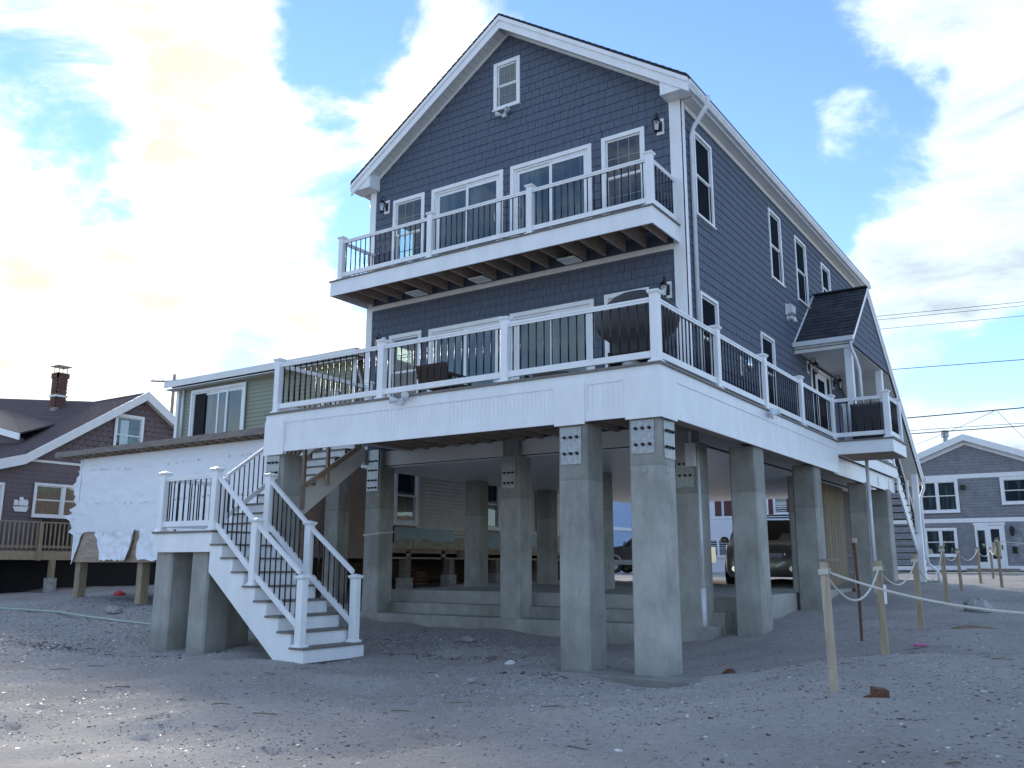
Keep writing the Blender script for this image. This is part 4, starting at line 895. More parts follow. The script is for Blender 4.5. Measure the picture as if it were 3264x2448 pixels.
rpost(stair,LX0+.09,yf,LZ); rail(stair,(LX0+.09,yf,LZ),(LX1-.04,yf,LZ),sp=.135)
# second flight, climbing away from the camera beside the deck
F2X0,F2X1=-13.60,-12.60; N2=10; R2=(4.08-1.94)/11; RU2=.270; Y20=10.60
rpost(stair,LX0+.09,Y20,LZ); rail(stair,(LX0+.09,yf,LZ),(LX0+.09,Y20,LZ))
for i in range(1,N2+1):
    z=LZ+R2*i; y0=Y20+RU2*(i-1)
    MB().box(F2X0,F2X1,y0,y0+.018,z-R2,z-.031).build('riser',WHITE,stair)
    for k in range(2): MB().box(F2X0-.02,F2X1+.03,y0-.025+k*.145,y0-.025+k*.145+.14,z-.03,z).build('tread',DECKB,stair)
m=MB()
for i in range(1,N2+1):
    z=LZ+R2*i; y0=Y20+RU2*(i-1); lo=lambda y:LZ-.40+(y-Y20)*(R2/RU2)
    m.prism([(y0,lo(y0)-.02),(y0+RU2,lo(y0+RU2)-.02),(y0+RU2,z-.032),(y0,z-.032)],F2X1-.04,F2X1,lambda u,v,w_:(w_,u,v))
m.build('stringer',WHITE2,stair)
m=MB()
for i in range(1,N2+1):
    z=LZ+R2*i; y0=Y20+RU2*(i-1)
    m.prism([(y0,LZ-.22+(y0-Y20)*(R2/RU2)),(y0+RU2,LZ-.22+(y0+RU2-Y20)*(R2/RU2)),(y0+RU2,z-.032),(y0,z-.032)],F2X0,F2X0+.04,lambda u,v,w_:(w_,u,v))
m.build('stringer',WHITE,stair)
yt=Y20+RU2*N2
for xx in (F2X0+.03,):
    rpost(stair,xx,yt+.05,DZ); rail(stair,(xx,Y20,LZ+R2*.7),(xx,Y20+RU2*5,LZ+R2*5.7)); rail(stair,(xx,Y20+RU2*5,LZ+R2*5.7),(xx,yt+.05,DZ)); rpost(stair,xx,Y20+RU2*5,LZ+R2*5)
MB().box(F2X0-.03,F2X1+.06,yt,YW-.06,4.046,DZ).build('landing_board',DECKB,stair)
MB().box(F2X0,F2X1+.04,yt+.0,yt+.03,3.78,4.045).build('landing_fascia',WHITE,stair)
# timber bracing seen under the stairs
for x,y in ((-12.48,11.55),(-12.48,12.15)): MB().box(x-.03,x+.03,y-.03,y+.03,2.4 if y<12 else 2.9,3.8).build('brace',JOIST,stair)
MB().beam((-12.44,11.40,2.75),(-12.44,13.0,3.75),.05,.09).build('brace',JOIST,stair)

# ------------------------------------------------------------------ back stairs
bst=thing('back_stairs',(-5.3,28,1),'long white stringer stairs dropping from the side walkway at the back of the house','stairs')
by0,bz0,by1,bz1=26.3,4.05,29.75,1.05; nb2=15
for i in range(nb2):
    t=(i+1)/(nb2+1); y=by0+(by1-by0)*t; z=bz0+(bz1-bz0)*t
    MB().box(-5.9,-4.72,y-.14,y+.12,z-.03,z).build('tread',DECKB,bst)
for x0,x1 in ((-4.81,-4.77),(-5.92,-5.88)):
    MB().hexa([(x0,by0,bz0-.62),(x1,by0,bz0-.62),(x1,by1-.35,bz1-.12),(x0,by1-.35,bz1-.12),(x0,by0,bz0-.06),(x1,by0,bz0-.06),(x1,by1+.1,bz1-.10),(x0,by1+.1,bz1-.10)]).build('stringer',WHITE,bst)
rpost(bst,-4.84,27.75,2.82); rpost(bst,-4.84,29.6,1.1)
rail(bst,(-4.84,26.1,4.2),(-4.84,27.75,2.85)); rail(bst,(-4.84,27.75,2.85),(-4.84,29.6,1.25))
rail(bst,(-5.86,26.1,4.2),(-5.86,27.75,2.85)); rail(bst,(-5.86,27.75,2.85),(-5.86,29.6,1.25))
for i in range(11): MB().box(-5.95,-5.92,26.45+i*.02,29.4,1.0+i*.22,1.212+i*.22).build('siding_board',GREYWOOD,bst) if i<11 else None
slabbox('stair_pad',-6.2,-4.4,29.3,30.48,.6,.98,'concrete pad at the foot of the back stairs')

# boarded wall under the side walkway
bw=thing('boarded_wall',(-6,23.5,.9),'wall of upright greenish treated boards under the side walkway','wall')
for i in range(22):
    y=22.0+i*.142
    MB().box(-6.02,-5.995-.004*(i%2),y,y+.137,.75,3.48).build('board',PTWOOD,bw)
# rear lower wall that hides the back half of the parking space on the right
bw2=thing('rear_boarded_wall',(-5.9,26,.9),'weathered board wall beside the back stairs','wall')
for i in range(12): MB().box(-6.05,-6.03,25.15+.0,28.3,.8+i*.22,1.013+i*.22).build('board',GREYWOOD,bw2)

# downspout running down a column to the sand
ds=thing('ground_downspout',(-5.88,14.8,.35),'white downspout strapped with wood blocks to the nearest walkway column','downspout')
m=MB(); m.tube([(-5.80,14.35,3.5),(-5.80,14.35,.32)],.042,10); m.build('pipe',ALUG,ds,smooth=True)
m=MB(); m.tube([(-5.80,14.35,1.02),(-5.80,14.35,.30)],.058,10); m.build('pipe_boot',ALUG,ds,smooth=True)
for z in (2.35,1.32): MB().box(-5.93,-5.85,14.30,14.42,z,z+.2).build('wood_block',PALEWOOD,ds)

# ------------------------------------------------------------------ lanterns, floodlights and other fittings
def lantern(P,out,label,scale=1.0,group='black wall lanterns on the blue house'):
    """P: wall point of the back plate centre; out: rotation so local -y points away from the wall"""
    t=thing('wall_lantern',P,label,'lantern',group,rotz=out); k=scale
    m=MB(); m.box(-.075,.075,-.022,0,-.16,.16); m.build('mounting_block',WHITE,t,local=True)
    m=MB(); m.loft([[(sx*a,y,sz*b_) for sx,sz in ((-1,-1),(1,-1),(1,1),(-1,1))] for a,b_,y in ((.042,.10,-.023),(.042,.10,-.035),(.02,.07,-.045))]); m.tube([(0,-.04,-.02),(0,-.07,.05),(0,-.10,.16),(0,-.135,.215),(0,-.18,.22),(0,-.205,.18),(0,-.20,.13)],.009,6); m.tube([(0,-.045,-.04),(0,-.09,-.02),(0,-.10,.03)],.007,5)
    m.build('scroll_arm',BLKIRON,t,local=True)
    c=(0,-.20,0)
    m=MB(); m.lathe(c,[(.004,.15),(.02,.14),(.012,.12),(.045,.10),(.055,.085),(.085,.035),(.082,.028),(.004,.028)],8); h=m.build('lantern_roof',BLKIRON,t,local=True)
    m=MB(); m.lathe(c,[(.070,.028),(.046,-.16)],6); m.build('glass_shade',GLASSC,t,local=True)
    m=MB()
    for q in range(6): a=q*math.pi/3; m.tube([(c[0]+.072*math.cos(a),c[1]+.072*math.sin(a),.028),(c[0]+.048*math.cos(a),c[1]+.048*math.sin(a),-.16)],.004,4)
    m.lathe(c,[(.004,-.16),(.052,-.16),(.052,-.172),(.03,-.185),(.012,-.19),(.012,-.215),(.004,-.225)],8); m.build('lantern_cage',BLKIRON,t,local=True)
    m=MB(); m.lathe(c,[(.004,-.15),(.014,-.15),(.014,-.08),(.017,-.06),(.012,-.03),(.003,-.02)],8); m.build('candle_bulb',LAMPW,t,local=True)
lantern((-6.33,YW-.013,9.63),0,'black lantern at the top right of the upper balcony, above its corner post')
lantern((-13.29,YW-.013,9.62),0,'black lantern at the left end of the upper balcony wall')
lantern((-6.29,YW-.013,6.36),0,'black lantern on the lower wall just above the covered grill')
lantern((-13.28,YW-.013,6.30),0,'black lantern at the left end of the lower wall, behind the deck railing')
lantern((XW+.013,22.06,6.28),math.pi/2,'black lantern on the near side of the side entrance door')
lantern((XW+.013,24.46,6.28),math.pi/2,'black lantern on the far side of the side entrance door')
def flood(P,rot,label):
    t=thing('floodlight',P,label,'floodlight','white motion sensor floodlights',rotz=rot)
    m=MB(); m.tube([(0,0,0),(0,-.03,0)],.055,12); m.build('base_plate',PLASTIC,t,local=True)
    for sx in (-1,1):
        d=Vector((sx*.65,-.6,.05 if sx<0 else .3)).normalized(); p0=Vector((sx*.03,-.03,0)); p1=p0+d*.05
        m=MB(); m.tube([p0,p1,p1+d*.02,p1+d*.09,p1+d*.13],[.014,.016,.035,.055,.062],12); h=m.build('lamp_head',PLASTIC,t,smooth=False,local=True)
        m=MB(); m.tube([p1+d*.131,p1+d*.136],[.054,.050],12); m.build('lens',LENS,h,local=True)
    m=MB(); m.ball((0,-.07,-.055),.032,8,5); m.tube([(0,-.03,-.02),(0,-.06,-.05)],.014,6); m.build('motion_sensor',PLASTIC,t,local=True)
flood((-9.95,YW-.013,10.97),0,'white twin floodlight under the small attic window')
flood((-9.26,YD-.001,3.99),0,'white twin floodlight on the front deck fascia')
flood((XD+.001,15.12,3.99),math.pi/2,'white twin floodlight on the side deck fascia')
t=thing('wall_light',(XW+.013,17.09,5.37),'polished cylinder wall light between the two lower side windows','wall light',None,rotz=math.pi/2)
m=MB(); m.box(-.07,.07,-.03,0,-.20,.20); m.build('mounting_block',WHITE,t,local=True)
m=MB(); m.lathe((0,-.17,0),[(.075,-.13),(.075,.15)],14); m.tube([(0,-.03,0),(0,-.1,0)],.02,6); m.build('shade',CHROME,t,local=True,smooth=True)
t=thing('junction_box',(-13.62,14.2,3.55),'white angular electrical box beside the left column under the house front','box')
MB().prism([(0,0),(.14,.0),(.14,.34),(.05,.34),(0,.2)],0,.12,lambda u,v,w_:(u,w_,v)).build('housing',WHITE,t,local=True)
t=thing('conduit_box',(-5.92,14.1,2.95),'small white box hung under the walkway beside the downspout','box')
MB().box(0,.16,0,.1,.1,.5).build('housing',PLASTIC,t,local=True); MB().tube([(.08,.05,.5),(.08,.05,.7)],.02,6).build('conduit',PLASTIC,t,local=True)
# ratchet strap round the left column
o=MB(); x,y,a,b_=-13.50,14.30,.45,.46
for (p,q) in (((x-.012,y-.012),(x+a+.012,y-.012)),((x+a+.012,y-.012),(x+a+.012,y+b_+.012))):
    o.beam((*p,2.02 if p[0]<x+.1 else 2.06),(*q,2.06 if q[1]<y+.1 else 2.10),.004,.028)
o=o.build('tie_strap',ROPE); tag(o,'pale strap tied round the left column under the house front','strap',None,'thing')

# ------------------------------------------------------------------ things on the deck
t=thing('covered_grill',(-5.85,12.25,DZ+.09),'grill under a black cloth cover at the front right corner of the deck','grill')
rings=[]; r=random.Random(2); nseg=28
for z,rx,ry in ((.34,.46,.28),(.50,.44,.27),(.66,.42,.28),(.80,.60,.34),(.95,.68,.36),(1.08,.70,.36),(1.20,.62,.35),(1.30,.52,.32),(1.40,.38,.26),(1.46,.24,.18),(1.49,.05,.04)):
    ring=[]
    for k in range(nseg):
        a=2*math.pi*k/nseg; f=1+.045*math.sin(5*a+z*3)*(1.5-z)+.03*math.sin(11*a+z*7)*(1.4-z); e=.72
        cx=abs(math.cos(a))**e*math.copysign(1,math.cos(a)); cy=abs(math.sin(a))**e*math.copysign(1,math.sin(a))
        ring.append((rx*cx*f,ry*cy*f,z+(.05*math.sin(3*a+1) if z<.5 else 0)))
    rings.append(ring)
MB().loft(rings).build('cover',COVER,t,smooth=True,local=True)
m=MB(); m.box(-.42,.42,-.24,.24,.10,.14); 
for sx in (-.40,.40):
    for sy_ in (-.22,.22): m.box(sx-.02,sx+.02,sy_-.02,sy_+.02,.02,.5)
m.build('cart_frame',BLKIRON,t,local=True)
MB().lathe((-.12,-.02,.14),[(.02,0),(.15,.02),(.155,.25),(.10,.33),(.03,.35),(.03,.42)],14).build('gas_bottle',PLASTIC,t,local=True,smooth=True)
for sx in (-.44,.44): MB().tube([(sx,-.25,.08),(sx,-.21,.08)],.08,12).build('wheel',TYRE,t,local=True)
def woodchair(P,rz,label):
    t=thing('patio_chair',P,label,'chair',None,rotz=rz)
    MB().box(-.30,.30,-.28,.30,.30,.37).build('seat',WICKER,t,local=True)
    m=MB(); m.hexa([(-.32,.26,.32),(.32,.26,.32),(.32,.32,.32),(-.32,.32,.32),(-.32,.38,.66),(.32,.38,.66),(.32,.44,.66),(-.32,.44,.66)]); m.build('backrest',WICKER,t,local=True)
    for sx in (-1,1):
        MB().box(sx*.34-.03,sx*.34+.03,-.28,.34,.46,.50).build('armrest',WICKER,t,local=True)
        for y in (-.25,.28): MB().box(sx*.34-.02,sx*.34+.02,y-.02,y+.02,0,.46).build('leg',BLKIRON,t,local=True)
woodchair((-9.30,11.75,DZ),math.pi,'dark wicker chair with its back to the front railing, left of the middle post')
woodchair((-7.75,12.6,DZ),.4,'dark low chair on the deck in front of the right sliding doors')
t=thing('low_table',(-7.0,12.9,DZ),'dark low table on the deck beside the covered grill','table')
MB().box(-.45,.45,-.28,.28,.24,.28).build('tabletop',WICKER,t,local=True)
for sx in (-.4,.4):
    for sy_ in (-.24,.24): MB().box(sx-.02,sx+.02,sy_-.02,sy_+.02,0,.24).build('leg',WICKER,t,local=True)
t=thing('air_conditioner',(-4.18,20.52,DZ),'dark round cornered air conditioning unit on the side bump out of the deck','air conditioner')
def rr(a,c,n=5):
    P=[]
    for qx,qy,s0 in ((1,1,0),(-1,1,90),(-1,-1,180),(1,-1,270)):
        for i in range(n): th=R_(s0+90*i/(n-1)); P.append((qx*(a-c)+c*math.cos(th),qy*(a-c)+c*math.sin(th)))
    return P
MB().prism(rr(.36,.12),.05,.80,lambda u,v,w_:(u,v,w_)).build('casing',ACM,t,local=True)
m=MB()
for i in range(16):
    for s_ in (-1,1): m.box(-.24,.24,s_*.362-.004,s_*.362+.004,.10+i*.042,.112+i*.042); m.box(s_*.362-.004,s_*.362+.004,-.24,.24,.10+i*.042,.112+i*.042)
m.build('louvre_fins',BLKIRON,t,local=True)
MB().prism(rr(.37,.13),.80,.835,lambda u,v,w_:(u,v,w_)).build('top_cover',TRIMG,t,local=True)
m=MB()
for k in (.08,.14,.2,.26): m.tube([(k*math.cos(a*.3927),k*math.sin(a*.3927),.85) for a in range(17)],.005,4)
m.build('fan_grille',BLKIRON,t,local=True)
for sx in (-.3,.3):
    for sy_ in (-.3,.3): MB().box(sx-.03,sx+.03,sy_-.03,sy_+.03,0,.05).build('foot',BLKIRON,t,local=True)

# ------------------------------------------------------------------ rope posts
pp=[(-2.16,8.26,1.15,'nearest rope post, of pale new timber, with a flat board across its top',PALEWOOD),(-2.37,11.42,1.15,'second rope post from the front, a white tag hanging at its side',PTWOOD),(-2.56,14.95,1.16,'third rope post from the front, standing before the back stairs',PTWOOD),
 (-2.84,19.63,1.16,'fourth rope post from the front, taller looking before the double window of the grey house',PTWOOD),(-3.37,25.79,1.15,'fifth rope post from the front, below the right edge of the grey house double window',PTWOOD),(-3.50,31.0,1.15,'sixth rope post from the front, left of the white front door',PTWOOD),
 (-3.58,35.2,1.15,'seventh rope post, straight before the white front door',PTWOOD),(-2.76,29.1,1.16,'rope post farthest right, tallest in view, before the white front door frame',PTWOOD)]
tops=[]
for i,(x,y,h,lab,mt_) in enumerate(pp):
    z=G(x,y)-.0; t=thing('rope_post',(x,y,z),lab,'post','wooden posts strung with rope along the beach path')
    tx,ty=rnd.uniform(-.015,.015)-.01,rnd.uniform(-.01,.01); a=(.031 if i==0 else .037); ztop={0:1.44,1:1.46,2:1.57,3:1.80,4:1.85,5:1.98,6:2.05,7:2.2}[i]-z
    m=MB(); m.loft([[(sx*a+k*tx,sy_*a+k*ty,zz) for sx,sy_ in ((-1,-1),(1,-1),(1,1),(-1,1))] for k,zz in ((0,-.3),(1,ztop-.01),(1,ztop))]); m.build('stake',mt_,t,local=True)
    zr=ztop-.11
    m=MB()
    for q in range(3):
        m.tube([((a+.009)*sx+tx,(a+.009)*sy_+ty,zr+q*.017+.004*sx) for sx,sy_ in ((-1,-1),(1,-1),(1,1),(-1,1),(-1,-1))],.009,5)
    m.build('rope_wrap',ROPE,t,local=True)
    if i==0: MB().box(-.07,.13,-.05,.05,ztop,ztop+.022).build('top_board',GREYWOOD,t,local=True)
    if i==1: MB().box(a+.0,a+.03,-.03,-.02,ztop-.5,ztop-.28).build('paper_tag',WHITE,t,local=True)
    tops.append(Vector((x+tx,y+ty,z+zr+.01)))
def rope(a,b,sag,label,rad=.011):
    n=22; m=MB(); P=[]
    for i in range(n+1):
        t=i/n; p=a.lerp(b,t); P.append((p.x,p.y,p.z-4*sag*t*(1-t)))
    m.tube(P,rad,6); o=m.build('rope',ROPE); tag(o,label,'rope','ropes strung between the posts','thing')
labs=['rope sagging between the nearest and the second post','rope sagging between the second and the third post','rope sagging between the third and the fourth post','rope sagging between the fourth and the fifth post','rope sagging between the fifth and the sixth post','rope between the sixth and the seventh post']
order=[0,1,2,3,4,5,6]
for k in range(6): rope(tops[k],tops[k+1],[.30,.26,.42,.20,.25,.2][k],labs[k])
rope(tops[6],tops[7],.25,'rope rising to the post farthest right')
rope(tops[0]+Vector((.04,0,.0)),Vector((1.15,6.9,1.30)),.26,'long rope swinging from the nearest post out of the picture on the right')
rope(tops[7],Vector((2.5,29.6,1.95)),.12,'rope leaving the farthest right post towards the right edge')
t=thing('rope_post',(1.15,6.9,G(1.15,6.9)),'rope post of pale timber beyond the right edge of the picture','post','wooden posts strung with rope along the beach path')
MB().box(-.045,.045,-.045,.045,-.3,1.4-G(1.15,6.9)).build('stake',PALEWOOD,t,local=True)
z=G(-3.2,13.9); t=thing('iron_rod',(-3.2,13.9,z),'thin rusty iron rod standing in the sand between the first two rope posts','rod')
MB().tube([(0,0,-.2),(.01,0,.7),(-.01,0,1.45)],.022,6).build('bar',RUST,t,local=True); MB().box(-.03,.03,-.03,.03,1.40,1.47).build('clamp',PALEWOOD,t,local=True)
# small things on the sand
zb=G(-1.65,8.35); t=thing('rusty_can',(-1.74,8.02,G(-1.74,8.02)-.02),'rusty crumpled metal block lying on the sand near the first rope post','scrap',None,rotz=.5)
MB().hexa([(-.06,-.05,0),(.07,-.05,0),(.07,.05,0),(-.06,.05,0),(-.05,-.05,.10),(.065,-.05,.085),(.07,.05,.09),(-.055,.05,.11)]).build('block',RUST,t,local=True)
MB().hexa([(-.13,-.03,0),(-.06,-.05,0),(-.06,.02,0),(-.12,.02,0),(-.14,-.03,.03),(-.06,-.05,.05),(-.06,.02,.05),(-.12,.02,.03)]).build('flap',RUST,t,local=True)
def rock(x,y,s,label,mt_=STONE,cat='stone',name='stone',seed=1,sq=(1,.8,.5)):
    r=random.Random(seed); m=MB(); m.ball((0,0,s*.25),s,9,6,sq); m.v=[(a*(1+r.uniform(-.18,.18)),b*(1+r.uniform(-.18,.18)),c*(1+r.uniform(-.15,.15))) for a,b,c in m.v]
    o=m.build(name,mt_); o.location=(x,y,G(x,y)-.01); o.rotation_euler=(0,0,r.uniform(0,3)); tag(o,label,cat,None,'thing')
rock(-9.62,12.9,.15,'flat pale stone on the gravel under the deck',seed=3,sq=(1.2,.8,.35))
rock(-18.9,12.0,.20,'lumpy grey stone on the beach left of the landing columns',seed=4,mt_=STONE)
rock(-2.2,18.6,.30,'grey boulder half buried beside the rope posts',seed=5,sq=(1.1,.8,.5),mt_=STONE)
rock(-6.9,9.35,.07,'small pale stone in the shells before the second deck column',seed=8)
rock(-4.2,11.2,.10,'rough brown lump at the end of the deck column pad',mt_=RUST,seed=6,sq=(1.4,.7,.6))
rock(-7.35,10.9,.09,'pale shell lump between the deck columns',mt_=PEB2,seed=7,cat='shell',name='shell')
rock(-3.05,5.9,.055,'white clam shell lying open in the near sand',mt_=PEB2,seed=9,cat='shell',name='shell',sq=(1.3,.7,.3))
rock(-23.4,15.0,.16,'red plastic float on the shingle under the neighbouring cottage',mt_=REDP,seed=10,cat='float',name='plastic_float',sq=(1,1,.7))
rock(-2.3,13.2,.08,'pink scrap of plastic on the sand near the rope posts',mt_=PINKP,seed=11,cat='scrap',name='plastic_scrap',sq=(2.2,.7,.2))
rock(-1.9,15.2,.16,'tuft of dry brown weed beside the rope posts',mt_=TWIG,seed=12,cat='weed',name='dry_weed',sq=(2.4,1,.3))
m=MB()
for dy in (0,.05): m.tube([(x,y+dy,G(x,y)+.04) for x,y in ((-24,11.2),(-20,11.3),(-18.5,11.0),(-16.8,10.8),(-15,11.0),(-13.9,11.6))],.018,6)
o=m.build('plastic_pipe',HOSE); tag(o,'pair of pale plastic pipes lying on the beach left of the landing','pipe',None,'thing')

# ------------------------------------------------------------------ neighbouring cottage with house wrap
NY=13.5; NX0,NX1=-23.36,-15.5
cot=thing('green_cottage',(-19.5,17,1.4),'raised cottage with green upper storey and torn white house wrap below','cottage')
FN=FR(NY); SN=SD(NX1)
m=MB(); m.fbox(FN,NX0,NX1,1.44,4.35,-.12,-.0); m.box(NX0,NX0+.12,NY+.121,28,1.44,4.35); m.box(NX1-.12,NX1-.001,NY+.121,28,1.80,4.35); m.box(NX0,NX1-.13,27.9,28,1.8,4.35); m.box(NX0+.13,NX1-.13,NY+.13,27.8,1.6,1.7); m.build('wall',PLY,cot)
# plywood sheets along the bottom
for i in range(4): MB().fbox(FN,NX0+.02+i*1.95,NX0+1.96+i*1.95,1.45,2.66,.001,.014).build('plywood_sheet',PLY,cot)
# wrap sheet as a wavy skin
def skin(name,outline_top,outline_bot,mt_,par,fr,w0=.02,amp=.03,nx_=60,nz_=22,seed=0,label=None):
    """outline_*: [(u,v)] sampled piecewise; builds a two sided thin sheet with folds"""
    def ip(o,u):
        for (a,va),(b,vb) in zip(o,o[1:]):
            if a<=u<=b: return va+(vb-va)*(u-a)/max(1e-6,b-a)
        return o[-1][1] if u>o[-1][0] else o[0][1]
    u0,u1=outline_top[0][0],outline_top[-1][0]; vs=[];fs=[]
    for side in (0,1):
        for i in range(nx_+1):
            u=u0+(u1-u0)*i/nx_; vt,vb=ip(outline_top,u),ip(outline_bot,u)
            for j in range(nz_+1):
                v=vb+(vt-vb)*j/nz_
                q=noise.noise(Vector((u*1.1+seed,v*2.3,seed)))*amp*.8+noise.noise(Vector((u*3.1+v*2.5+seed,v*5.1-u*1.6,seed+5)))*amp*.5
                free=(1-j/nz_)**3
                vs.append(fr(u,v,w0+abs(q)+free*amp*.8-side*.004))
    n=(nx_+1)*(nz_+1)
    for side in (0,1):
        for i in range(nx_):
            for j in range(nz_):
                a=side*n+i*(nz_+1)+j; f=(a,a+nz_+1,a+nz_+2,a+1); fs.append(f if side==0 else f[::-1])
    m=MB(); m.add(vs,fs); me=m.mesh(name,mt_,True,fix=False); o=bpy.data.objects.new(name,me); COL.objects.link(o); o.parent=par; o.location=-Vector(par.location)
    if label: o['label']=label
    return o
rj=random.Random(8)
def jag(u0,u1,v,n,a): return [(u0+(u1-u0)*i/n,v+rj.uniform(-a,a)) for i in range(n+1)]
skin('house_wrap',[(NX0+.05,4.22),(NX1-.02,4.22)],[(NX0+.05,2.22),(NX0+.4,2.2)]+jag(NX0+.5,NX1-.02,2.23,34,.012),TYVEK,cot,FN,w0=.016,amp=.028,nx_=150,nz_=40,seed=1)
skin('wrap_flap',[(-23.34,2.25),(-22.95,2.25)],[(-23.34,1.38),(-23.30,1.40),(-22.95,2.15)],TYVEK,cot,FN,w0=.02,nx_=10,nz_=12,seed=2,amp=.05)
skin('wrap_flap',[(-22.35,2.26),(-21.95,2.26)],[(-22.35,2.16),(-22.12,1.98),(-22.05,2.02),(-21.95,2.2)],TYVEK,cot,FN,w0=.03,nx_=10,nz_=8,seed=3,amp=.05)
skin('wrap_flap',[(-22.05,2.26),(-20.58,2.28)],[(-22.05,2.1),(-21.93,1.52)]+jag(-21.90,-20.80,1.49,14,.03)+[(-20.72,1.50),(-20.58,2.1)],TYVEK,cot,FN,w0=.035,nx_=36,nz_=20,seed=4,amp=.10)
skin('wrap_flap',[(-20.36,2.27),(-19.0,2.27)],[(-20.36,1.9),(-20.30,1.50)]+jag(-20.2,-19.0,1.49,10,.03),TYVEK,cot,FN,w0=.03,nx_=30,nz_=16,seed=5,amp=.09)
skin('wrap_flap',[(-18.9,2.27),(-15.9,2.27)],jag(-18.9,-15.9,1.52,16,.05),TYVEK,cot,FN,w0=.03,nx_=40,nz_=16,seed=6,amp=.09)
# torn edge curling round the left corner
for k,(z0,z1,e) in enumerate(((3.0,3.9,.42),(3.35,3.55,.55),(2.15,3.05,.62),(2.5,2.8,.5))):
    m=MB(); n=9; P=[]
    for i in range(n+1):
        z=z0+(z1-z0)*i/n; P.append((NX0-.02-e*(.45+.5*rj.random())*math.sin(math.pi*(i+.6)/(n+1.2))*(.6+.5*(i%2)),NY-.06+.08*rj.random(),z))
    vs=[];
    for i,(x,y,z) in enumerate(P): vs+=[(NX0+.03,NY-.03,z),((x+NX0)/2,NY-.08+.09*rj.random(),z),(x,y,z)]
    vs2=[(a,b+.006,c) for a,b,c in vs]; fs=[(i*3+j,i*3+j+1,i*3+j+4,i*3+j+3) for i in range(n) for j in (0,1)]; nn=len(vs)
    m.add(vs+vs2,fs+[tuple(q+nn for q in f[::-1]) for f in fs]); m.build('torn_wrap_edge',TYVEK,cot,smooth=True)
m=MB(); m.fbox(FN,NX0-.02,NX0+.06,1.5,4.2,.03,.045); m.build('corner_batten',TYVEK,cot)
m=MB()
for row,zr in enumerate((2.95,3.86)):
    u=NX0+.5
    while u<NX1-.2:
        m.fbox(FN,u,u+rj.uniform(.01,.04),zr+rj.uniform(-.03,.03)+.03*math.sin(u),zr+.012+.03*math.sin(u)+rj.uniform(-.02,.03),.062,.068); u+=rj.uniform(.06,.32)
m.build('staples',STONE,cot,kind='stuff')
# low roof over the wrapped storey
m=MB(); m.hexa([(-24.1,NY-.35,4.30),(NX1+.15,NY-.35,4.30),(NX1+.15,16,4.72),(-24.1,16,4.72),(-24.1,NY-.35,4.36),(NX1+.15,NY-.35,4.36),(NX1+.15,16,4.80),(-24.1,16,4.80)]); m.build('low_roof',BROWNR,cot)
m=MB(); m.box(-24.12,NX1+.16,NY-.38,NY-.351,4.27,4.42); m.build('roof_edge_board',GREYWOOD,cot)
for i in range(22): MB().box(-23.9+i*.39,-23.86+i*.39,NY-.34,NY,4.24,4.298).build('rafter_tail',JOIST,cot)
for x in (-22.8,-20.4): MB().box(x,x+.35,NY-.33,NY-.15,4.37,4.41).build('wrap_scrap',TYVEK,cot)
# green upper storey
GY=16.0; GX0,GX1=-22.9,-15.56
FG=FR(GY); 
m=MB(); m.box(GX0,GX1,GY,GY+.12,4.5,6.52); m.box(GX1-.12,GX1,GY+.121,27,4.36,6.52); m.box(GX0,GX0+.12,GY+.121,27,4.36,6.52); m.box(GX0,GX1,26.9,27,4.36,6.52); m.build('upper_wall',GREENV,cot)
def claps(fr,u0,u1,v0,v1,exp,holes,mt_,par,name='clapboard',t=.018):
    v=v0
    while v<v1-.02:
        vt=min(v+exp,v1); segs=[(u0,u1)]
        for h in holes:
            if vt<=h[2] or v>=h[3]: continue
            segs=[s for a,b in segs for s in ((a,min(b,h[0])),(max(a,h[1]),b)) if s[1]-s[0]>.03]
        for a,b in segs:
            P=[fr(a,v,0),fr(b,v,0),fr(b,v,t),fr(a,v,t),fr(a,vt+.01,0),fr(b,vt+.01,0),fr(b,vt+.01,.002),fr(a,vt+.01,.002)]
            MB().hexa(P).build(name,mt_,par)
        v+=exp
SG=(-22.15,-19.72,4.86,6.42)
claps(FG,GX0+.12,GX1-.08,4.62,6.46,.112,[SG],GREENV,cot)
claps(SD(GX1),GY+.08,27,4.40,6.46,.112,[(19.0,20.3,5.0,6.2)],GREENV,cot)
m=MB(); m.fbox(FG,GX0-.02,GX0+.10,4.5,6.5,0,.03); m.build('corner_board',WHITE,cot)
m=MB(); m.fbox(FG,GX1-.09,GX1+.02,4.5,6.5,0,.03); m.build('corner_board',WHITE,cot)
window(cot,FG,*SG,cas=.08,kind='slider',sh=.056,glass=GLASSD,name='sliding_window')
MB().fbox(FG,-21.98,-21.50,4.98,6.30,.051,.0535).build('open_panel',DARK,cot)
MB().fbox(FG,-20.56,-20.49,4.98,6.32,.03,.075).build('mullion',WHITE,cot)
window(cot,SD(GX1),19.0,20.3,5.0,6.2,kind='fixed',sh=.056,glass=GLASSD)
m=MB(); m.box(-23.1,-15.3,GY-.32,27.3,6.62,6.72); m.build('roof',BROWNR,cot)
m=MB(); m.box(-23.12,-15.3,GY-.35,GY-.321,6.56,6.75); m.box(-15.299,-15.27,GY-.35,27.3,6.56,6.75); m.build('roof_fascia',WHITE2,cot)
m=MB(); m.box(-23.1,-15.31,GY-.32,GY,6.50,6.52); m.build('soffit',WHITE2,cot)
m=MB(); m.tube([(-15.42,GY-.2,6.55),(-15.42,GY-.1,6.3),(-15.47,GY+.1,6.0),(-15.47,GY+.1,4.8)],.035,8); m.build('downspout',ALUG,cot,smooth=True)
m=MB(); m.tube([(-22.55,GY-.06,6.5),(-22.55,GY-.06,4.8)],.04,8); m.build('downspout',ALUG,cot,smooth=True)
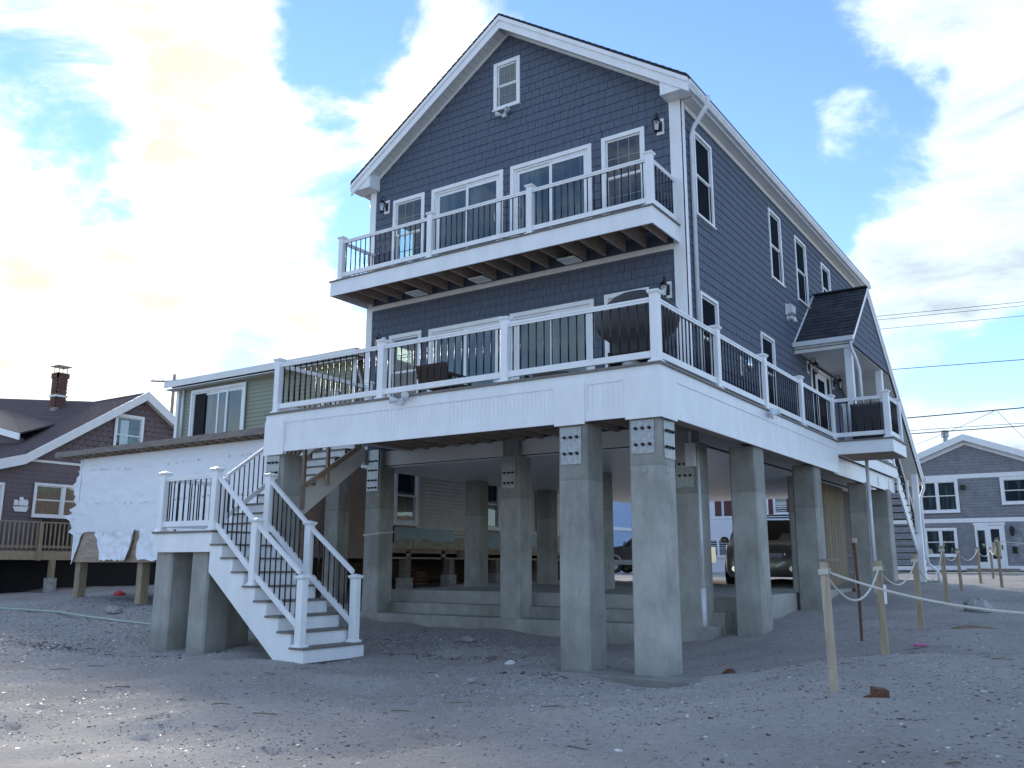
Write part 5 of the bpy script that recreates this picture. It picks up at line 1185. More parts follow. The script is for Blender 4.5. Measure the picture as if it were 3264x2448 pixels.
# side wall facing the slab: strand board, beige clapboard, foam board, windows
W1=(17.45,18.42,2.44,3.95); W2=(21.4,22.30,2.44,3.95); W3=(24.4,25.3,2.5,3.9)
MB().fbox(SN,NY,17.3,1.55,4.3,.0,.012).build('strand_board_sheet',OSB,cot)
claps(SN,17.35,27.9,2.36,4.3,.105,[W1,W2,W3],BEIGEV,cot)
claps(SN,19.0,21.0,2.16,2.36,.1,[],BEIGEV,cot)
for w_ in (W1,W2,W3): window(cot,SN,*w_,cas=.10,kind='hung',sh=.056,glass=GLASSD)
MB().fbox(SN,17.35,27.9,1.82,2.35,-.0,.006).build('old_siding',YELLOWP,cot)
for i in range(5): MB().fbox(SN,17.35,27.9,1.83+i*.1,1.92+i*.1,.006,.012).build('old_siding_board',YELLOWP,cot)
for (a,b,n,vb) in ((17.6,20.1,12,2.02),(20.55,22.6,9,1.95),(22.7,25.2,9,1.9)): skin('foam_board',[(a,2.36),(b,2.36)],jag(a,b,vb,n,.10),FOAM,cot,SN,w0=.016,amp=.006,nx_=40,nz_=3,seed=9)
MB().fbox(SN,17.30,17.52,1.95,2.40,.012,.03).build('torn_felt',DARK,cot)
# piles
for k,(x,y) in enumerate(((-23.25,13.7),(-20.45,13.7),(-17.6,13.7),(-23.2,17.0),(-20.4,17.2),(-17.5,17.4),(-15.75,18.3),(-15.75,20.2),(-15.75,22.5),(-15.75,25),(-19,21),(-19,24.5))):
    z=G(x,y); pt=MB().box(x-.11,x+.11,y-.11,y+.11,z-.2,1.45 if y<14 else 1.62).build('pile',GREYWOOD if y>14 else PTWOOD,cot)
    if 14<y<17.5 or x>-16: MB().box(x-.16,x+.16,y-.16,y+.16,z-.1,z+.30).build('pile_footing',STONE,pt)
for y in (13.8,17,20.5,24): MB().box(NX0,NX1,y-.08,y+.08,1.60 if y>14 else 1.46,1.78).build('floor_beam',GREYWOOD,cot)
for i in range(9): MB().box(NX1-.16,NX1-.13,NY+.4+i*1.5,NY+1.7+i*1.5,1.55,1.80).build('rim_joist',JOIST,cot)
# clutter under the cottage
t=thing('orange_crate',(-16.9,20.0,G(-16.9,20)),'dull orange crate stored under the neighbouring cottage','crate')
m=MB()
for i in range(4): m.box(-.35,.35,-.25,-.23,.05+i*.1,.12+i*.1); m.box(.33,.35,-.23,.25,.05+i*.1,.12+i*.1)
m.build('slats',BRICK,t,local=True)
t=thing('added_gap_boards',(-17,27.6,.5),'dark board skirting behind the piles of the neighbouring cottage','skirting')  # boards added to block bright sky and keep the cottage underside dark
for i in range(44): MB().box(-10.3+i*.27,-10.3+i*.27+.268,0,.03,-.4,1.3).build('board',GREYWOOD,t,local=True)
for i in range(42): MB().box(-6.5,-6.47,-9.4+i*.23,-9.4+i*.23+.228,-.4,1.3).build('board',GREYWOOD,t,local=True)

# ------------------------------------------------------------------ mauve brown house on the far left
BXF=-30.0
bh=thing('brown_house',(-34,17,2),'mauve brown shingled gable house with white trim and a brick chimney','house')
SB=SD(BXF)
def bz(y):   # roof height along the gable wall
    return 7.70-abs(y-19.47)*.66 if (y>15.2 or y>19.47) else 4.88-(15.2-y)*.30
ys_=[9.0,12,15.2,19.47,24.0]
m=MB(); poly=[(9.0,1.6),(24.0,1.6),(24.0,bz(24)-.1),(19.47,bz(19.47)-.1),(15.2,bz(15.2)-.1),(9.0,bz(9)-.1)]
m.prism([(15.2,1.6),(24,1.6),(24,bz(24)-.1),(19.47,7.6),(15.2,4.78)],-.15,0,SB); m.prism([(9,1.6),(15.2,1.6),(15.2,4.78),(9,bz(9)-.1)],-.15,0,SB); m.build('wall',BROWNS,bh)
# scalloped shingle courses on the gable, plain courses below
v=4.92; k=0
while v<7.4:
    a=19.47-(7.60-v)/.66+.1; b=19.47+(7.60-v)/.66-.1
    if v<4.95: a=15.3
    if b-a>.2:
        m=MB(); wd=.26; u=a-(k%2)*wd/2
        while u<b:
            p,q=max(u,a),min(u+wd-.01,b); u+=wd
            if q-p>.04: m.prism([(p,v+.05),(p+(q-p)*.2,v+.01),(p+(q-p)*.5,v-.01),(p+(q-p)*.8,v+.01),(q,v+.05),(q,v+.22),(p,v+.22)],.001,.018,SB)
        m.build('scalloped_course',BROWNS,bh)
    v+=.2; k+=1
v=1.7
while v<4.6:
    MB().hexa([SB(9,v,0),SB(23.9,v,0),SB(23.9,v,.014),SB(9,v,.014),SB(9,v+.16,0),SB(23.9,v+.16,0),SB(23.9,v+.16,.002),SB(9,v+.16,.002)]).build('shingle_course',BROWNS,bh); v+=.155
MB().fbox(SB,15.3,23.9,4.78,4.86,.001,.035).build('band_board',WHITE2,bh)
window(bh,SB,18.38,19.55,5.30,6.84,cas=.10,kind='hung',sh=.056,glass=GLASSD,trim=WHITE); MB().fbox(SB,18.62,18.95,5.55,6.62,.043,.047).build('curtain',CURT,bh)
window(bh,SB,15.7,17.75,2.95,4.08,cas=.08,kind='twin',sh=.056,glass=GLASSD,trim=WHITE)
window(bh,SB,13.2,14.72,2.75,4.0,cas=.08,kind='hung',sh=.056,glass=GLASSD,trim=WHITE)
window(bh,SB,20.6,21.8,2.9,4.1,cas=.08,kind='hung',sh=.056,glass=GLASSD,trim=WHITE)
# roof
def bridge(x): return 7.74 if x>-33 else 7.74+(-33-x)*.12
for (ya,yb_) in ((19.47,15.2),(15.2,9.0)):
    m=MB(); xs_=[BXF+.30,-33,-48]
    for xa,xb in zip(xs_,xs_[1:]):
        za=lambda y,x:bz(y)+.04+(bridge(x)-7.74)*(1 if y>19 else .45 if y>15 else 0)
        P=[(xa,ya,za(ya,xa)),(xb,ya,za(ya,xb)),(xb,yb_,za(yb_,xb)),(xa,yb_,za(yb_,xa))]
        m.hexa([(a,b,c-.10) for a,b,c in P]+P)
    m.build('roof',BROWNR,bh)
    ncr=int(math.hypot(ya-yb_,bz(ya)-bz(yb_))/.15)
    m=MB()
    for i in range(ncr):
        t0,t1=i/ncr,(i+1)/ncr
        for xa,xb in zip(xs_,xs_[1:]):
            def pt(x,t,h): 
                y=yb_+(ya-yb_)*t; z0=bz(yb_)+(bridge(x)-7.74)*(1 if yb_>19 else .45 if yb_>15 else 0); z1=bz(ya)+(bridge(x)-7.74)*(1 if ya>19 else .45 if ya>15 else 0)
                return (x,y,z0+(z1-z0)*t+.04+h)
            m.hexa([pt(xa,t0,.0),pt(xb,t0,.0),pt(xb,t1,.0),pt(xa,t1,.0),pt(xa,t0,.022),pt(xb,t0,.022),pt(xb,t1,.004),pt(xa,t1,.004)])
    m.build('roof_shingle_courses',BROWNR,bh,kind='stuff')
m=MB(); m.hexa([(BXF+.3,19.47,7.6),(-48,19.47,7.6),(-48,24.3,4.5),(BXF+.3,24.3,4.5),(BXF+.3,19.47,7.78),(-48,19.47,7.78),(-48,24.3,4.6),(BXF+.3,24.3,4.6)]); m.build('roof',BROWNR,bh)
def rk(ya,yb_):
    za,zb=bz(ya)+.10,bz(yb_)+.10
    MB().hexa([(BXF+.27,ya,za-.34),(BXF+.31,ya,za-.34),(BXF+.31,yb_,zb-.34),(BXF+.27,yb_,zb-.34),(BXF+.27,ya,za),(BXF+.33,ya,za),(BXF+.33,yb_,zb),(BXF+.27,yb_,zb)]).build('rake_board',WHITE,bh)
    MB().hexa([(BXF+.02,ya,za-.30),(BXF+.268,ya,za-.30),(BXF+.268,yb_,zb-.30),(BXF+.02,yb_,zb-.30),(BXF+.02,ya,za-.26),(BXF+.268,ya,za-.26),(BXF+.268,yb_,zb-.26),(BXF+.02,yb_,zb-.26)]).build('rake_soffit',WHITE2,bh)
rk(19.47,15.2); rk(15.2,8.8); rk(19.47,24.3)
# dormer
df=lambda x:5.90+(-32.4-x)*.22
m=MB(); m.prism([(-32.6,5.5),(-38,5.5),(-38,df(-38)-.05),(-32.6,df(-32.6)-.05)],-.1,0,FR(16.42)); m.build('dormer_wall',BROWNS,bh)
m=MB(); m.prism([(-32.2,df(-32.2)-.10),(-38.2,df(-38.2)-.10),(-38.2,df(-38.2)+.14),(-32.2,df(-32.2)+.14)],.25,.30,FR(16.42)); m.build('dormer_fascia',WHITE,bh)
P=[(x,y,z+d) for d in (0,.06) for x,y,z in ((-32.2,16.15,df(-32.2)+.10),(-38.2,16.15,df(-38.2)+.10),(-38.2,18.6,7.72),(-32.6,17.6,6.50))]
m=MB(); m.hexa(P); m.build('dormer_roof',BROWNR,bh)
# chimney laid in bricks
chx,chy=-34.97,18.9
ch=MB().box(chx-.19,chx+.19,chy-.19,chy+.19,6.9,9.0).build('chimney',MORTAR,bh)
r=random.Random(3); z=7.6; row=0
while z<9.02:
    e=.03 if (8.78<z<9.0) else .0
    for (fx0,fx1,ax) in ((chx-.22-e,chx+.22+e,'y'),(chy-.22-e,chy+.22+e,'x')):
        u=fx0+(row%2)*.11-.11
        while u<fx1:
            a,b=max(u,fx0),min(u+.205,fx1); u+=.215
            if b-a<.03: continue
            if ax=='y': MB().box(a,b,chy-.22-e,chy-.19,z,z+.062).build('brick',BRICK,ch)
            else: MB().box(chx+.19,chx+.22+e,a,b,z,z+.062).build('brick',BRICK,ch)
    z+=.075; row+=1
MB().box(chx-.25,chx+.25,chy-.25,chy+.25,8.02,8.10).build('lead_flashing',WHITE2,ch)
m=MB()
for sx in (-.17,.17):
    for sy_ in (-.17,.17): m.box(chx+sx-.012,chx+sx+.012,chy+sy_-.012,chy+sy_+.012,9.0,9.28)
m.box(chx-.30,chx+.30,chy-.30,chy+.30,9.28,9.31); m.build('chimney_cap',GALV,ch)
# its wooden deck
DBX=-28.9
bd=thing('brown_house_deck',(-29.4,13,1.8),'brown wooden deck with upright slat railing in front of the mauve house','deck')
for i in range(8): MB().box(DBX-.0-.14*i-.13,DBX-.14*i,8.6,17.1,1.80,1.835).build('deck_board',GREYWOOD,bd)
m=MB(); m.box(DBX-.02,DBX+.03,8.6,17.1,1.52,1.795); m.build('rim_board',PTWOOD,bd)
m=MB(); m.box(DBX-.06,DBX+.08,8.6,17.1,2.70,2.74); m.build('top_rail',PTWOOD,bd)
m=MB(); m.box(DBX-.0,DBX+.04,8.6,17.1,1.90,1.98); m.build('bottom_rail',PTWOOD,bd)
for i in range(57): MB().box(DBX+.031,DBX+.065,8.7+i*.148,8.74+i*.148,1.86,2.70).build('baluster',PTWOOD,bd)
for y in (9.2,12.3,15.5):
    MB().box(DBX-.02,DBX+.10,y-.06,y+.06,1.50,2.72).build('railing_post',PTWOOD,bd)
for x,y in ((DBX,16.0),(DBX,12.9),(DBX-.9,14.5),(DBX,10.0),(-26.5,19.6)):
    z=G(x,y); pt=MB().box(x-.08,x+.08,y-.08,y+.08,z,1.52).build('support_post',PTWOOD,bd)
    MB().prism([(math.cos(a*.785)*.2,math.sin(a*.785)*.2) for a in range(8)],z-.1,z+.42,lambda u,v,w_:(x+u,y+v,w_)).build('post_footing',STONE,pt)
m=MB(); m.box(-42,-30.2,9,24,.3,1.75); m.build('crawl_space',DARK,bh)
# pirate-ship shaped ornament reduced to a plain sailing boat silhouette
t=thing('boat_ornament',(BXF+.03,15.33,3.25),'small white sailing boat ornament hung on the mauve house wall','ornament')
fo=lambda u,v,w_:(w_,u,v)
MB().prism([(-.26,.0),(.26,.02),(.20,-.16),(-.18,-.16)],0,.02,fo).build('hull',WHITE,t,local=True)
for a,h in ((-.17,.22),(0,.32),(.15,.24)): MB().prism([(a-.07,.04),(a+.07,.04),(a+.09,h*.6),(a+.05,h),(a-.06,h)],0,.02,fo).build('sail',WHITE,t,local=True)
t=thing('deck_table',(-29.5,16.5,1.835),'dark covered table on the wooden deck of the mauve house','table')
MB().hexa([(-.3,-.6,.0),(.3,-.6,0),(.3,.6,0),(-.3,.6,0),(-.25,-.5,1.05),(.25,-.5,1.05),(.25,.5,1.05),(-.25,.5,1.05)]).build('cover',COVER,t,local=True)

# ------------------------------------------------------------------ grey shingled house on the right
GYH=50.0
gh=thing('grey_shingle_house',(-2,54,1.2),'two storey grey shingled house with white bands on the far right','house')
FH=FR(GYH); gx0,gx1=-8.1,4.6; grx=-1.75-0.0
grx=-5.77+0.0
# gable ridge sits at x=-5.8; the right slope runs on to the right edge
gx0,gx1=-10.2,-1.2
gz=lambda x:7.86-abs(x+5.77)*.395
m=MB(); m.prism([(gx0,1.15),(gx1,1.15),(gx1,gz(gx1)-.1),(-5.77,gz(-5.77)-.1),(gx0,gz(gx0)-.1)],-.2,0,FH); m.box(gx0,gx0+.2,GYH+.21,62,1.15,6); m.box(gx1-.2,gx1,GYH+.21,62,1.15,6); m.box(gx0,gx1,61.8,62,1.15,6); m.build('wall',GRAYS,gh)
gholes=[(-8.25,-6.25,4.05,5.78),(-4.36,-2.9,4.38,5.74),(-8.05,-6.5,1.85,3.32),(-5.75,-4.36,1.2,3.45)]
def gclip(v):
    if v<5.9: return (gx0,gx1)
    h=(7.76-v)/.395; return (max(gx0,-5.77-h),min(gx1,-5.77+h))
shingles(gh,[(FH,gx0,gx1,1.45,7.7,gholes+[(gx0,gx1,5.74,6.0),(gx0,gx1,3.52,3.78)],gclip)],GRAYS,300,.15,.14,.24,thick=.032,seed=33)
for a,b in ((5.76,5.98),(3.55,3.76),(1.2,1.42)): MB().fbox(FH,gx0-.02,gx1+.02,a,b,.0,.04).build('band_board',WHITE,gh)
window(gh,FH,-8.25,-6.25,4.08,5.76,cas=.14,kind='twin',sh=.056,glass=GLASSD); window(gh,FH,-4.36,-2.9,4.40,5.74,cas=.14,kind='hung',sh=.056,glass=GLASSD)
window(gh,FH,-8.05,-6.5,1.88,3.30,cas=.12,kind='twin',sh=.056,glass=GLASSD)
m=MB(); 
for a,b,c,d in ((-5.70,-5.60,1.3,3.40),(-5.25,-5.12,1.3,3.40),(-4.48,-4.38,1.3,3.40),(-5.75,-4.33,3.40,3.52),(-5.60,-5.25,1.3,1.6),(-5.60,-5.25,3.15,3.40)): m.fbox(FH,a,b,c,d,0,.05)
fd=m.build('front_door',WHITE,gh); MB().fbox(FH,-5.12,-4.48,1.32,3.38,.0,.03).build('door_leaf',WHITE,fd); MB().fbox(FH,-5.0,-4.62,1.75,3.2,.031,.035).build('pane',GLASSD,fd); MB().fbox(FH,-5.56,-5.29,1.6,3.15,.0,.02).build('sidelight',GLASSD,fd)
MB().fbox(FH,-4.58,-4.53,2.2,2.42,.031,.06).build('door_handle',BLKIRON,fd)
m=MB(); m.fbox(FH,-6.1,-3.9,1.05,1.28,0.05,1.1); m.build('doorstep',GREYWOOD,gh); m=MB(); m.fbox(FH,-6.2,-3.8,.95,1.10,1.11,1.5); m.build('doorstep',GREYWOOD,gh)
m=MB(); m.fbox(FH,-4.12,-3.92,2.02,2.34,.0,.12); m.build('mailbox',BLKIRON,gh)
m=MB(); m.lathe((-4.05,GYH-.15,3.05),[(.02,.3),(.09,.2),(.11,.12),(.08,-.15),(.03,-.2)],8); m.build('porch_lamp',BLKIRON,gh); m=MB(); m.lathe((-6.02,GYH-.12,5.3),[(.03,.14),(.12,.1),(.12,-.1),(.03,-.12)],8); m.build('wall_lamp',BLKIRON,gh)
for sg,xe in ((-1,-10.6),(1,-.8)):
    P=[]
    for y in (GYH-.35,62.3):
        for x,dz in ((-5.77,.0),(xe,.0),(xe,.1),(-5.77,.1)): P.append((x,y,gz(x)+dz+.02))
    MB().hexa(P).build('roof',ASPH,gh)
    for y,d0,d1 in ((GYH-.40,-.20,.13),(GYH-.12,-.40,-.18)):
        P=[]
        for yy in (y,y+.05 if d0>-.3 else y+.11):
            for x,dz in ((-5.77,d0),(xe,d0),(xe,d1),(-5.77,d1)): P.append((x,yy,gz(x)+dz))
        MB().hexa(P).build('rake_board',WHITE,gh)
m=MB(); m.box(-7.25,-6.65,52.2,52.7,7.0,7.75); m.build('chimney',BRICK,gh); m=MB(); m.lathe((-6.95,52.4,7.75),[(.16,0),(.16,.2),(.13,.22),(.13,.5),(.2,.5),(.2,.85),(.02,.87)],10); m.build('flue_pipe',GALV,gh)

# ------------------------------------------------------------------ white house with maroon shutters, seen under the deck
wh=thing('white_house',(-22,61,.9),'white clapboard house with maroon shutters seen between the columns','house')
FW=FR(60.0); m=MB(); m.box(-29,-14,60,70,.5,8.5); m.build('wall',WHITES,wh)
m=MB(); v=.95
while v<8.4: m.hexa([FW(-29,v,0),FW(-14,v,0),FW(-14,v,.03),FW(-29,v,.03),FW(-29,v+.155,0),FW(-14,v+.155,0),FW(-14,v+.155,.004),FW(-29,v+.155,.004)]); v+=.15
m.build('clapboard_courses',WHITES,wh,kind='stuff')
for x0 in (-25.2,-20.9): 
    window(wh,FW,x0,x0+1.95-.3,4.82,6.3,cas=.1,kind='hung',sh=.056,glass=GLASSD)
for a,b in ((-23.06,-22.6),(-22.4,-21.85),(-19.35,-18.95),(-25.75,-25.3),(-18.0,-17.5)): 
    sh_=MB().fbox(FW,a,b,4.80,6.3,.031,.07).build('shutter',MAROON,wh); 
    for k in range(8): MB().fbox(FW,a+.05,b-.05,4.88+k*.17,4.98+k*.17,.071,.082).build('slat',MAROON,sh_)
window(wh,FW,-24.0,-21.9,1.97,3.24,cas=.1,kind='twin',sh=.056,glass=GLASSD); window(wh,FW,-18.9,-17.7,4.82,6.3,cas=.1,kind='hung',sh=.056,glass=GLASSD); window(wh,FW,-19.5,-17.5,1.97,3.24,cas=.1,kind='twin',sh=.056,glass=GLASSD)
m=MB(); m.fbox(FW,-29.1,-13.9,4.62,4.74,.03,.06); m.build('band_board',WHITE,wh)
m=MB(); m.hexa([(-29.4,59.6,8.4),(-13.6,59.6,8.4),(-13.6,65,11),(-29.4,65,11),(-29.4,59.6,8.55),(-13.6,59.6,8.55),(-13.6,65,11.15),(-29.4,65,11.15)]); m.build('roof',ASPH,wh)
bu=thing('blue_shaded_house',(-28,52,1),'pale blue sided building seen behind the black pickup','building')
m=MB(); m.box(-34,-25.8,46,57,.5,7); m.build('wall',BLUESHADE,bu)
m=MB(); v=.8
for fr_,a,b in ((SD(-25.8),46,57),(FR(46.0),-34,-25.8)):
    v=.8
    while v<6.9: m.hexa([fr_(a,v,0),fr_(b,v,0),fr_(b,v,.03),fr_(a,v,.03),fr_(a,v+.155,0),fr_(b,v+.155,0),fr_(b,v+.155,.004),fr_(a,v+.155,.004)]); v+=.15
m.build('clapboard_courses',BLUESHADE,bu,kind='stuff'); m=MB(); m.box(-25.79,-25.74,46,57,3.55,3.75); m.build('band_board',WHITE,bu)
m=MB(); m.box(-34.3,-25.5,45.7,57.3,7.0,7.15); m.build('roof',ASPH,bu)

# ------------------------------------------------------------------ parked vehicles
def wheel(par,x,y,z,r,wd=.22,ang=0):
    m=MB(); m.tube([(x-wd/2,y,z),(x-wd/2+.03,y,z),(x+wd/2-.03,y,z),(x+wd/2,y,z)],[r*.92,r,r,r*.92],22); o=m.build('wheel',TYRE,par,local=True)
    m=MB(); s_=1 if x>0 else -1; m.tube([(x+s_*(wd/2-.03),y,z),(x+s_*(wd/2+.005),y,z)],r*.62,16); rim=m.build('rim',GALV,o,local=True)
    m=MB()
    for k in range(5):
        a=k*1.2566; m.beam((x+s_*(wd/2+.012),y,z),(x+s_*(wd/2+.012),y+math.cos(a)*r*.58,z+math.sin(a)*r*.58),.05,.02,upv=(1,0,0))
    m.build('spokes',PLASTIC,o,local=True)
# minivan: local frame, front at -y
van=thing('parked_minivan',(-8.3,25.7,.87),'bronze grey minivan with roof bars parked on the slab under the house','minivan','parked vehicles',rotz=R_(14)); van.scale=(1.04,1.04,1.06)
def sec(y,w,z0,zb_,zr,wr,n=7):   # cross section of the body: half width w at belt, roof half width wr
    P=[]
    L=[(w*.90,z0),(w*.99,z0+.14),(w,z0+(zb_-z0)*.55),(w*.975,zb_),(wr+.05,zb_+(zr-zb_)*.75),(wr-.06,zr-.03),(wr*.55,zr+.01)]
    for a,b in L: P.append((a,y,b))
    for a,b in L[::-1]: P.append((-a,y,b))
    return P
rings=[sec(-2.50,.70,.30,.62,.70,.60),sec(-2.46,.82,.24,.72,.80,.70),sec(-2.30,.93,.22,.86,.93,.80),sec(-1.9,.985,.22,.98,1.04,.86),sec(-1.45,1.0,.22,1.06,1.13,.88),sec(-.95,1.0,.22,1.10,1.40,.80),sec(-.35,1.0,.22,1.12,1.68,.76),sec(.4,1.0,.22,1.12,1.74,.78),sec(1.5,1.0,.22,1.12,1.72,.78),sec(2.3,.98,.24,1.10,1.62,.74),sec(2.6,.92,.30,1.05,1.42,.66)]
MB().loft(rings).build('body',VAN,van,smooth=True,local=True)
def strip(nm,mt_,pts_,th=.012,par=van):
    """thin raised panel through a grid of points rows x cols"""
    rows=len(pts_); cols=len(pts_[0]); vs=[p for r_ in pts_ for p in r_]; n=len(vs)
    vs2=[(x*.985,y+.012,z-.012) for x,y,z in vs]; fs=[]
    for i in range(rows-1):
        for j in range(cols-1): a=i*cols+j; fs+= [(a,a+1,a+cols+1,a+cols),(a+n,a+cols+n,a+cols+1+n,a+1+n)]
    return MB().add(vs+vs2,fs).build(nm,mt_,par,smooth=True,local=True)
strip('windscreen',CARGLASS,[[(x*.84,-1.44-.02+abs(x)**2*.18,1.15) for x in (-1,-.66,-.33,0,.33,.66,1)],[(x*.80,-.93-.02+abs(x)**2*.12,1.44) for x in (-1,-.66,-.33,0,.33,.66,1)],[(x*.72,-.42+abs(x)**2*.08,1.70) for x in (-1,-.66,-.33,0,.33,.66,1)]])
for s_ in (-1,1):
    hd=strip('headlight',LENS,[[(s_*.50,-2.475,.80),(s_*.68,-2.43,.82),(s_*.86,-2.27,.86),(s_*.965,-2.02,.92)],[(s_*.50,-2.485,.68),(s_*.68,-2.455,.69),(s_*.86,-2.33,.73),(s_*.97,-2.08,.82)]])
    strip('indicator_lens',AMBER,[[(s_*.87,-2.275,.85),(s_*.975,-2.03,.91)],[(s_*.875,-2.33,.745),(s_*.98,-2.09,.82)]],par=hd)
    m=MB(); m.tube([(s_*.70,-2.44,.42),(s_*.70,-2.52,.42)],.07,12); m.build('fog_lamp',CHROME,van,local=True)
    m=MB(); m.ball((s_*1.10,-.98,1.17),.13,10,7,(.9,.5,.7)); m.tube([(s_*.95,-.95,1.12),(s_*1.05,-.97,1.14)],.03,6); m.build('wing_mirror',VAN,van,smooth=True,local=True)
    m=MB(); m.beam((s_*.68,-.2,1.80),(s_*.68,1.9,1.80),.04,.035); 
    for y in (-.1,.9,1.8): m.box(s_*.68-.02,s_*.68+.02,y-.04,y+.04,1.70,1.80)
    m.build('roof_rail',BLKIRON,van,local=True)
    strip('side_window',CARGLASS,[[(s_*1.0,y,1.15) for y in (-.7,0,.8,1.6,2.2)],[(s_*.90,y,1.52) for y in (-.35,.1,.8,1.6,2.1)]])
    for y in (-1.58,1.45): wheel(van,s_*.90,y,.34,.34)
m=MB(); m.beam((-.78,.15,1.85),(.78,.15,1.85),.06,.03); m.build('cross_bar',BLKIRON,van,local=True); m=MB(); m.beam((-.78,1.35,1.85),(.78,1.35,1.85),.06,.03); m.build('cross_bar',BLKIRON,van,local=True)
strip('lower_grille',BLKIRON,[[(x,-2.47+abs(x)**2*.18,.50) for x in (-.8,-.4,0,.4,.8)],[(x,-2.47+abs(x)**2*.18,.33) for x in (-.8,-.4,0,.4,.8)]])
strip('bumper_trim',PLASTIC,[[(x,-2.50+abs(x)**2*.20,.335) for x in (-.82,-.4,0,.4,.82)],[(x,-2.49+abs(x)**2*.20,.28) for x in (-.82,-.4,0,.4,.82)]])
strip('upper_grille',CHROME,[[(x,-2.495,.80) for x in (-.48,-.2,.2,.48)],[(x,-2.515,.70) for x in (-.48,-.2,.2,.48)]])
# pickup: front at -x side view
pk=thing('parked_pickup',(-20.2,42,1.0),'black pickup truck with grey wheel arch trim parked beyond the slab','pickup truck','parked vehicles',rotz=R_(4))
fp=lambda u,v,w_:(u,-w_,v)
prof=[(-1.9,.55),(-1.9,1.05),(-1.75,1.22),(-.75,1.36),(-.05,1.86),(1.45,1.88),(1.75,1.35),(3.6,1.33),(3.6,.55)]
m=MB(); m.prism([(-1.9,.55),(-1.9,1.05),(-1.75,1.22),(-.75,1.36),(-.75,.5)],-.92,.92,fp); m.prism([(-.75,.5),(-.75,1.36),(1.75,1.36),(1.75,.5)],-.93,.93,fp); m.prism([(-.75,1.36),(-.05,1.86),(1.45,1.88),(1.75,1.36)],-.80,.80,fp); m.prism([(1.75,.5),(1.75,1.33),(3.6,1.31),(3.6,.55)],-.93,.93,fp); m.build('body',TRUCK,pk,local=True)
m=MB(); m.prism([(-.50,1.40),(.0,1.78),(.62,1.80),(.62,1.40)],.80,.815,fp); m.prism([(.70,1.40),(.70,1.80),(1.38,1.80),(1.6,1.40)],.80,.815,fp); m.build('side_window',CARGLASS,pk,local=True)
m=MB(); m.box(-1.0,3.4,-.7,.7,.22,.52); m.build('underbody',BLKIRON,pk,local=True)
m=MB(); m.box(-1.7,-.75,-.6,.6,.24,.6); m.build('front_axle_cover',BLKIRON,pk,local=True)
m=MB(); m.box(-1.95,3.65,-.97,-.931,.42,.66); m.build('side_cladding',TRIMG,pk,local=True)
for x in (-1.15,2.5):
    m=MB()
    m.loft([[(x+math.cos(a)*r_,-.94-(.05 if r_>.4 else 0),.45+math.sin(a)*r_) for a in [math.pi*k/10 for k in range(11)]] for r_ in (.40,.52)],cap=False); m.build('wheel_arch',TRIMG,pk,local=True)
    for y in (-.82,.82):
        m=MB(); m.tube([(x,y-.12,.39),(x,y+.12,.39)],.39,20); ww=m.build('wheel',TYRE,pk,local=True); m=MB(); m.tube([(x,y-.125,.39),(x,y-.13,.39)],.23,14); m.build('rim',GALV,ww,local=True)
m=MB(); m.ball((-.5,-1.05,1.45),.14,8,6,(.6,.7,1)); m.build('wing_mirror',TRUCK,pk,local=True,smooth=True)
m=MB(); m.box(-1.93,-1.901,-.85,-.5,.85,1.02); m.build('headlight',LENS,pk,local=True)
ow=thing('outboard_motor',(-23.9,49.5,.95),'grey outboard boat motor standing before the white house','motor')
MB().loft([[(sx*a,sy_*b,z) for sx,sy_ in ((-1,-1),(1,-1),(1,1),(-1,1))] for a,b,z in ((.12,.2,.9),(.3,.34,1.0),(.32,.36,1.4),(.22,.25,1.6))]).build('cowling',PLASTIC,ow,local=True)
MB().loft([[(sx*a,sy_*b,z) for sx,sy_ in ((-1,-1),(1,-1),(1,1),(-1,1))] for a,b,z in ((.06,.25,.1),(.07,.12,.3),(.08,.12,.9))]).build('drive_leg',BLKIRON,ow,local=True)

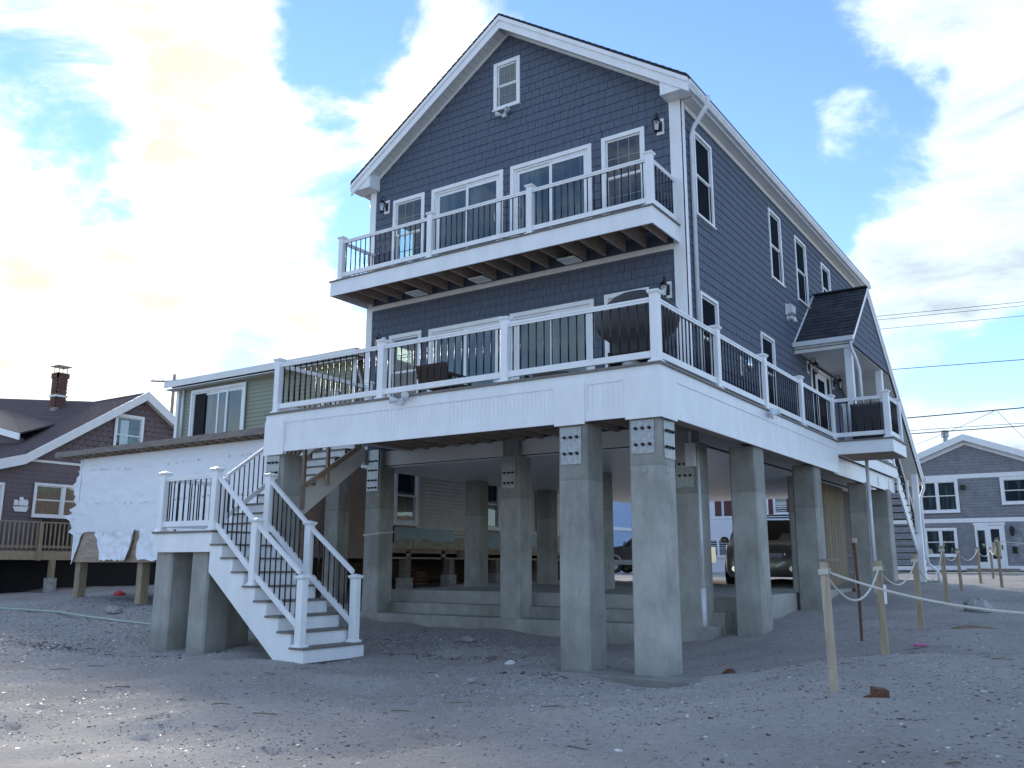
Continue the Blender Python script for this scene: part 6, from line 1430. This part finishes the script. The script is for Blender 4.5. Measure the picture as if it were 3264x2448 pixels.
# ------------------------------------------------------------------ poles and wires
t=thing('utility_pole',(-65.1,45,.7),'wooden utility pole with a crossarm behind the green cottage roof','pole')
MB().tube([(0,0,0),(0,0,16.6)],[.17,.12],10).build('mast',JOIST,t,local=True,smooth=True); MB().beam((-3.3,0,16.4),(.6,.1,15.9),.12,.14).build('crossarm',JOIST,t,local=True)
for x in (-3.0,-1.6,.3): MB().lathe((x,0,16.3-(x+3)*.12),[(.03,0),(.06,.1),(.03,.28)],6).build('insulator',PLASTIC,t,local=True)
MB().tube([(1.1,0,13.4),(1.1,0,14.6)],.3,10).build('transformer',BLKIRON,t,local=True)
def wire(a,b,sag,label,r_=.012):
    a=Vector(a);b=Vector(b);P=[]
    for i in range(25): s_=i/24; p=a.lerp(b,s_); P.append((p.x,p.y,p.z-4*sag*s_*(1-s_)))
    o=MB().tube(P,r_,5); o=o.build('power_wire',WIRE); tag(o,label,'wire','overhead power wires','thing')
def thru(x0,z0,x1,z1,X0,X1,Y=42.0):
    s_=(z1-z0)/(x1-x0); return (X0,Y,z0+s_*(X0-x0)),(X1,Y,z0+s_*(X1-x0))
for q,lab,rw in (((-7.9,12.70,-2.03,12.42),'topmost overhead wire right of the house',.012),((-7.87,12.53,-2.04,12.25),'second overhead wire from the top right of the house',.011),((-7.8,12.08,-2.09,11.81),'third overhead wire from the top right of the house',.011),
    ((-7.47,10.13,-2.28,9.93),'single overhead wire in the middle of the right sky',.017),((-7.08,7.86,-2.48,7.89),'thick overhead cable just above the grey house ridge',.026),((-6.93,7.29,-2.54,7.24),'thin wire of the lowest pair above the grey house',.012),((-6.92,7.14,-2.56,7.13),'lowest overhead wire touching the grey house ridge in view',.022)):
    a,b=thru(*q,-30,14); wire(a,b,0,lab,rw)
wire((-6.8,42,6.63),(-3.56,42,7.87),.05,'thin service wire rising left to the thick cable',.010); wire((-3.47,42,7.84),(-1.5,49.6,5.6),.1,'thin service wire dropping right to the grey house',.010)
t=thing('utility_pole',(14,42,1),'wooden utility pole beyond the right edge of the picture','pole'); MB().tube([(0,0,0),(0,0,13)],[.17,.12],10).build('mast',JOIST,t,local=True)
t=thing('utility_pole',(-30,42,.8),'wooden utility pole hidden behind the blue house','pole'); MB().tube([(0,0,0),(0,0,14)],[.17,.12],10).build('mast',JOIST,t,local=True)
wire((-68,45,17.0),(-30,41,14.0),.2,'overhead wire left of the deck above the cottage roof',.02); wire((-64.8,45,16.8),(-30,42,13.6),.3,'second overhead wire above the cottage roof',.02)
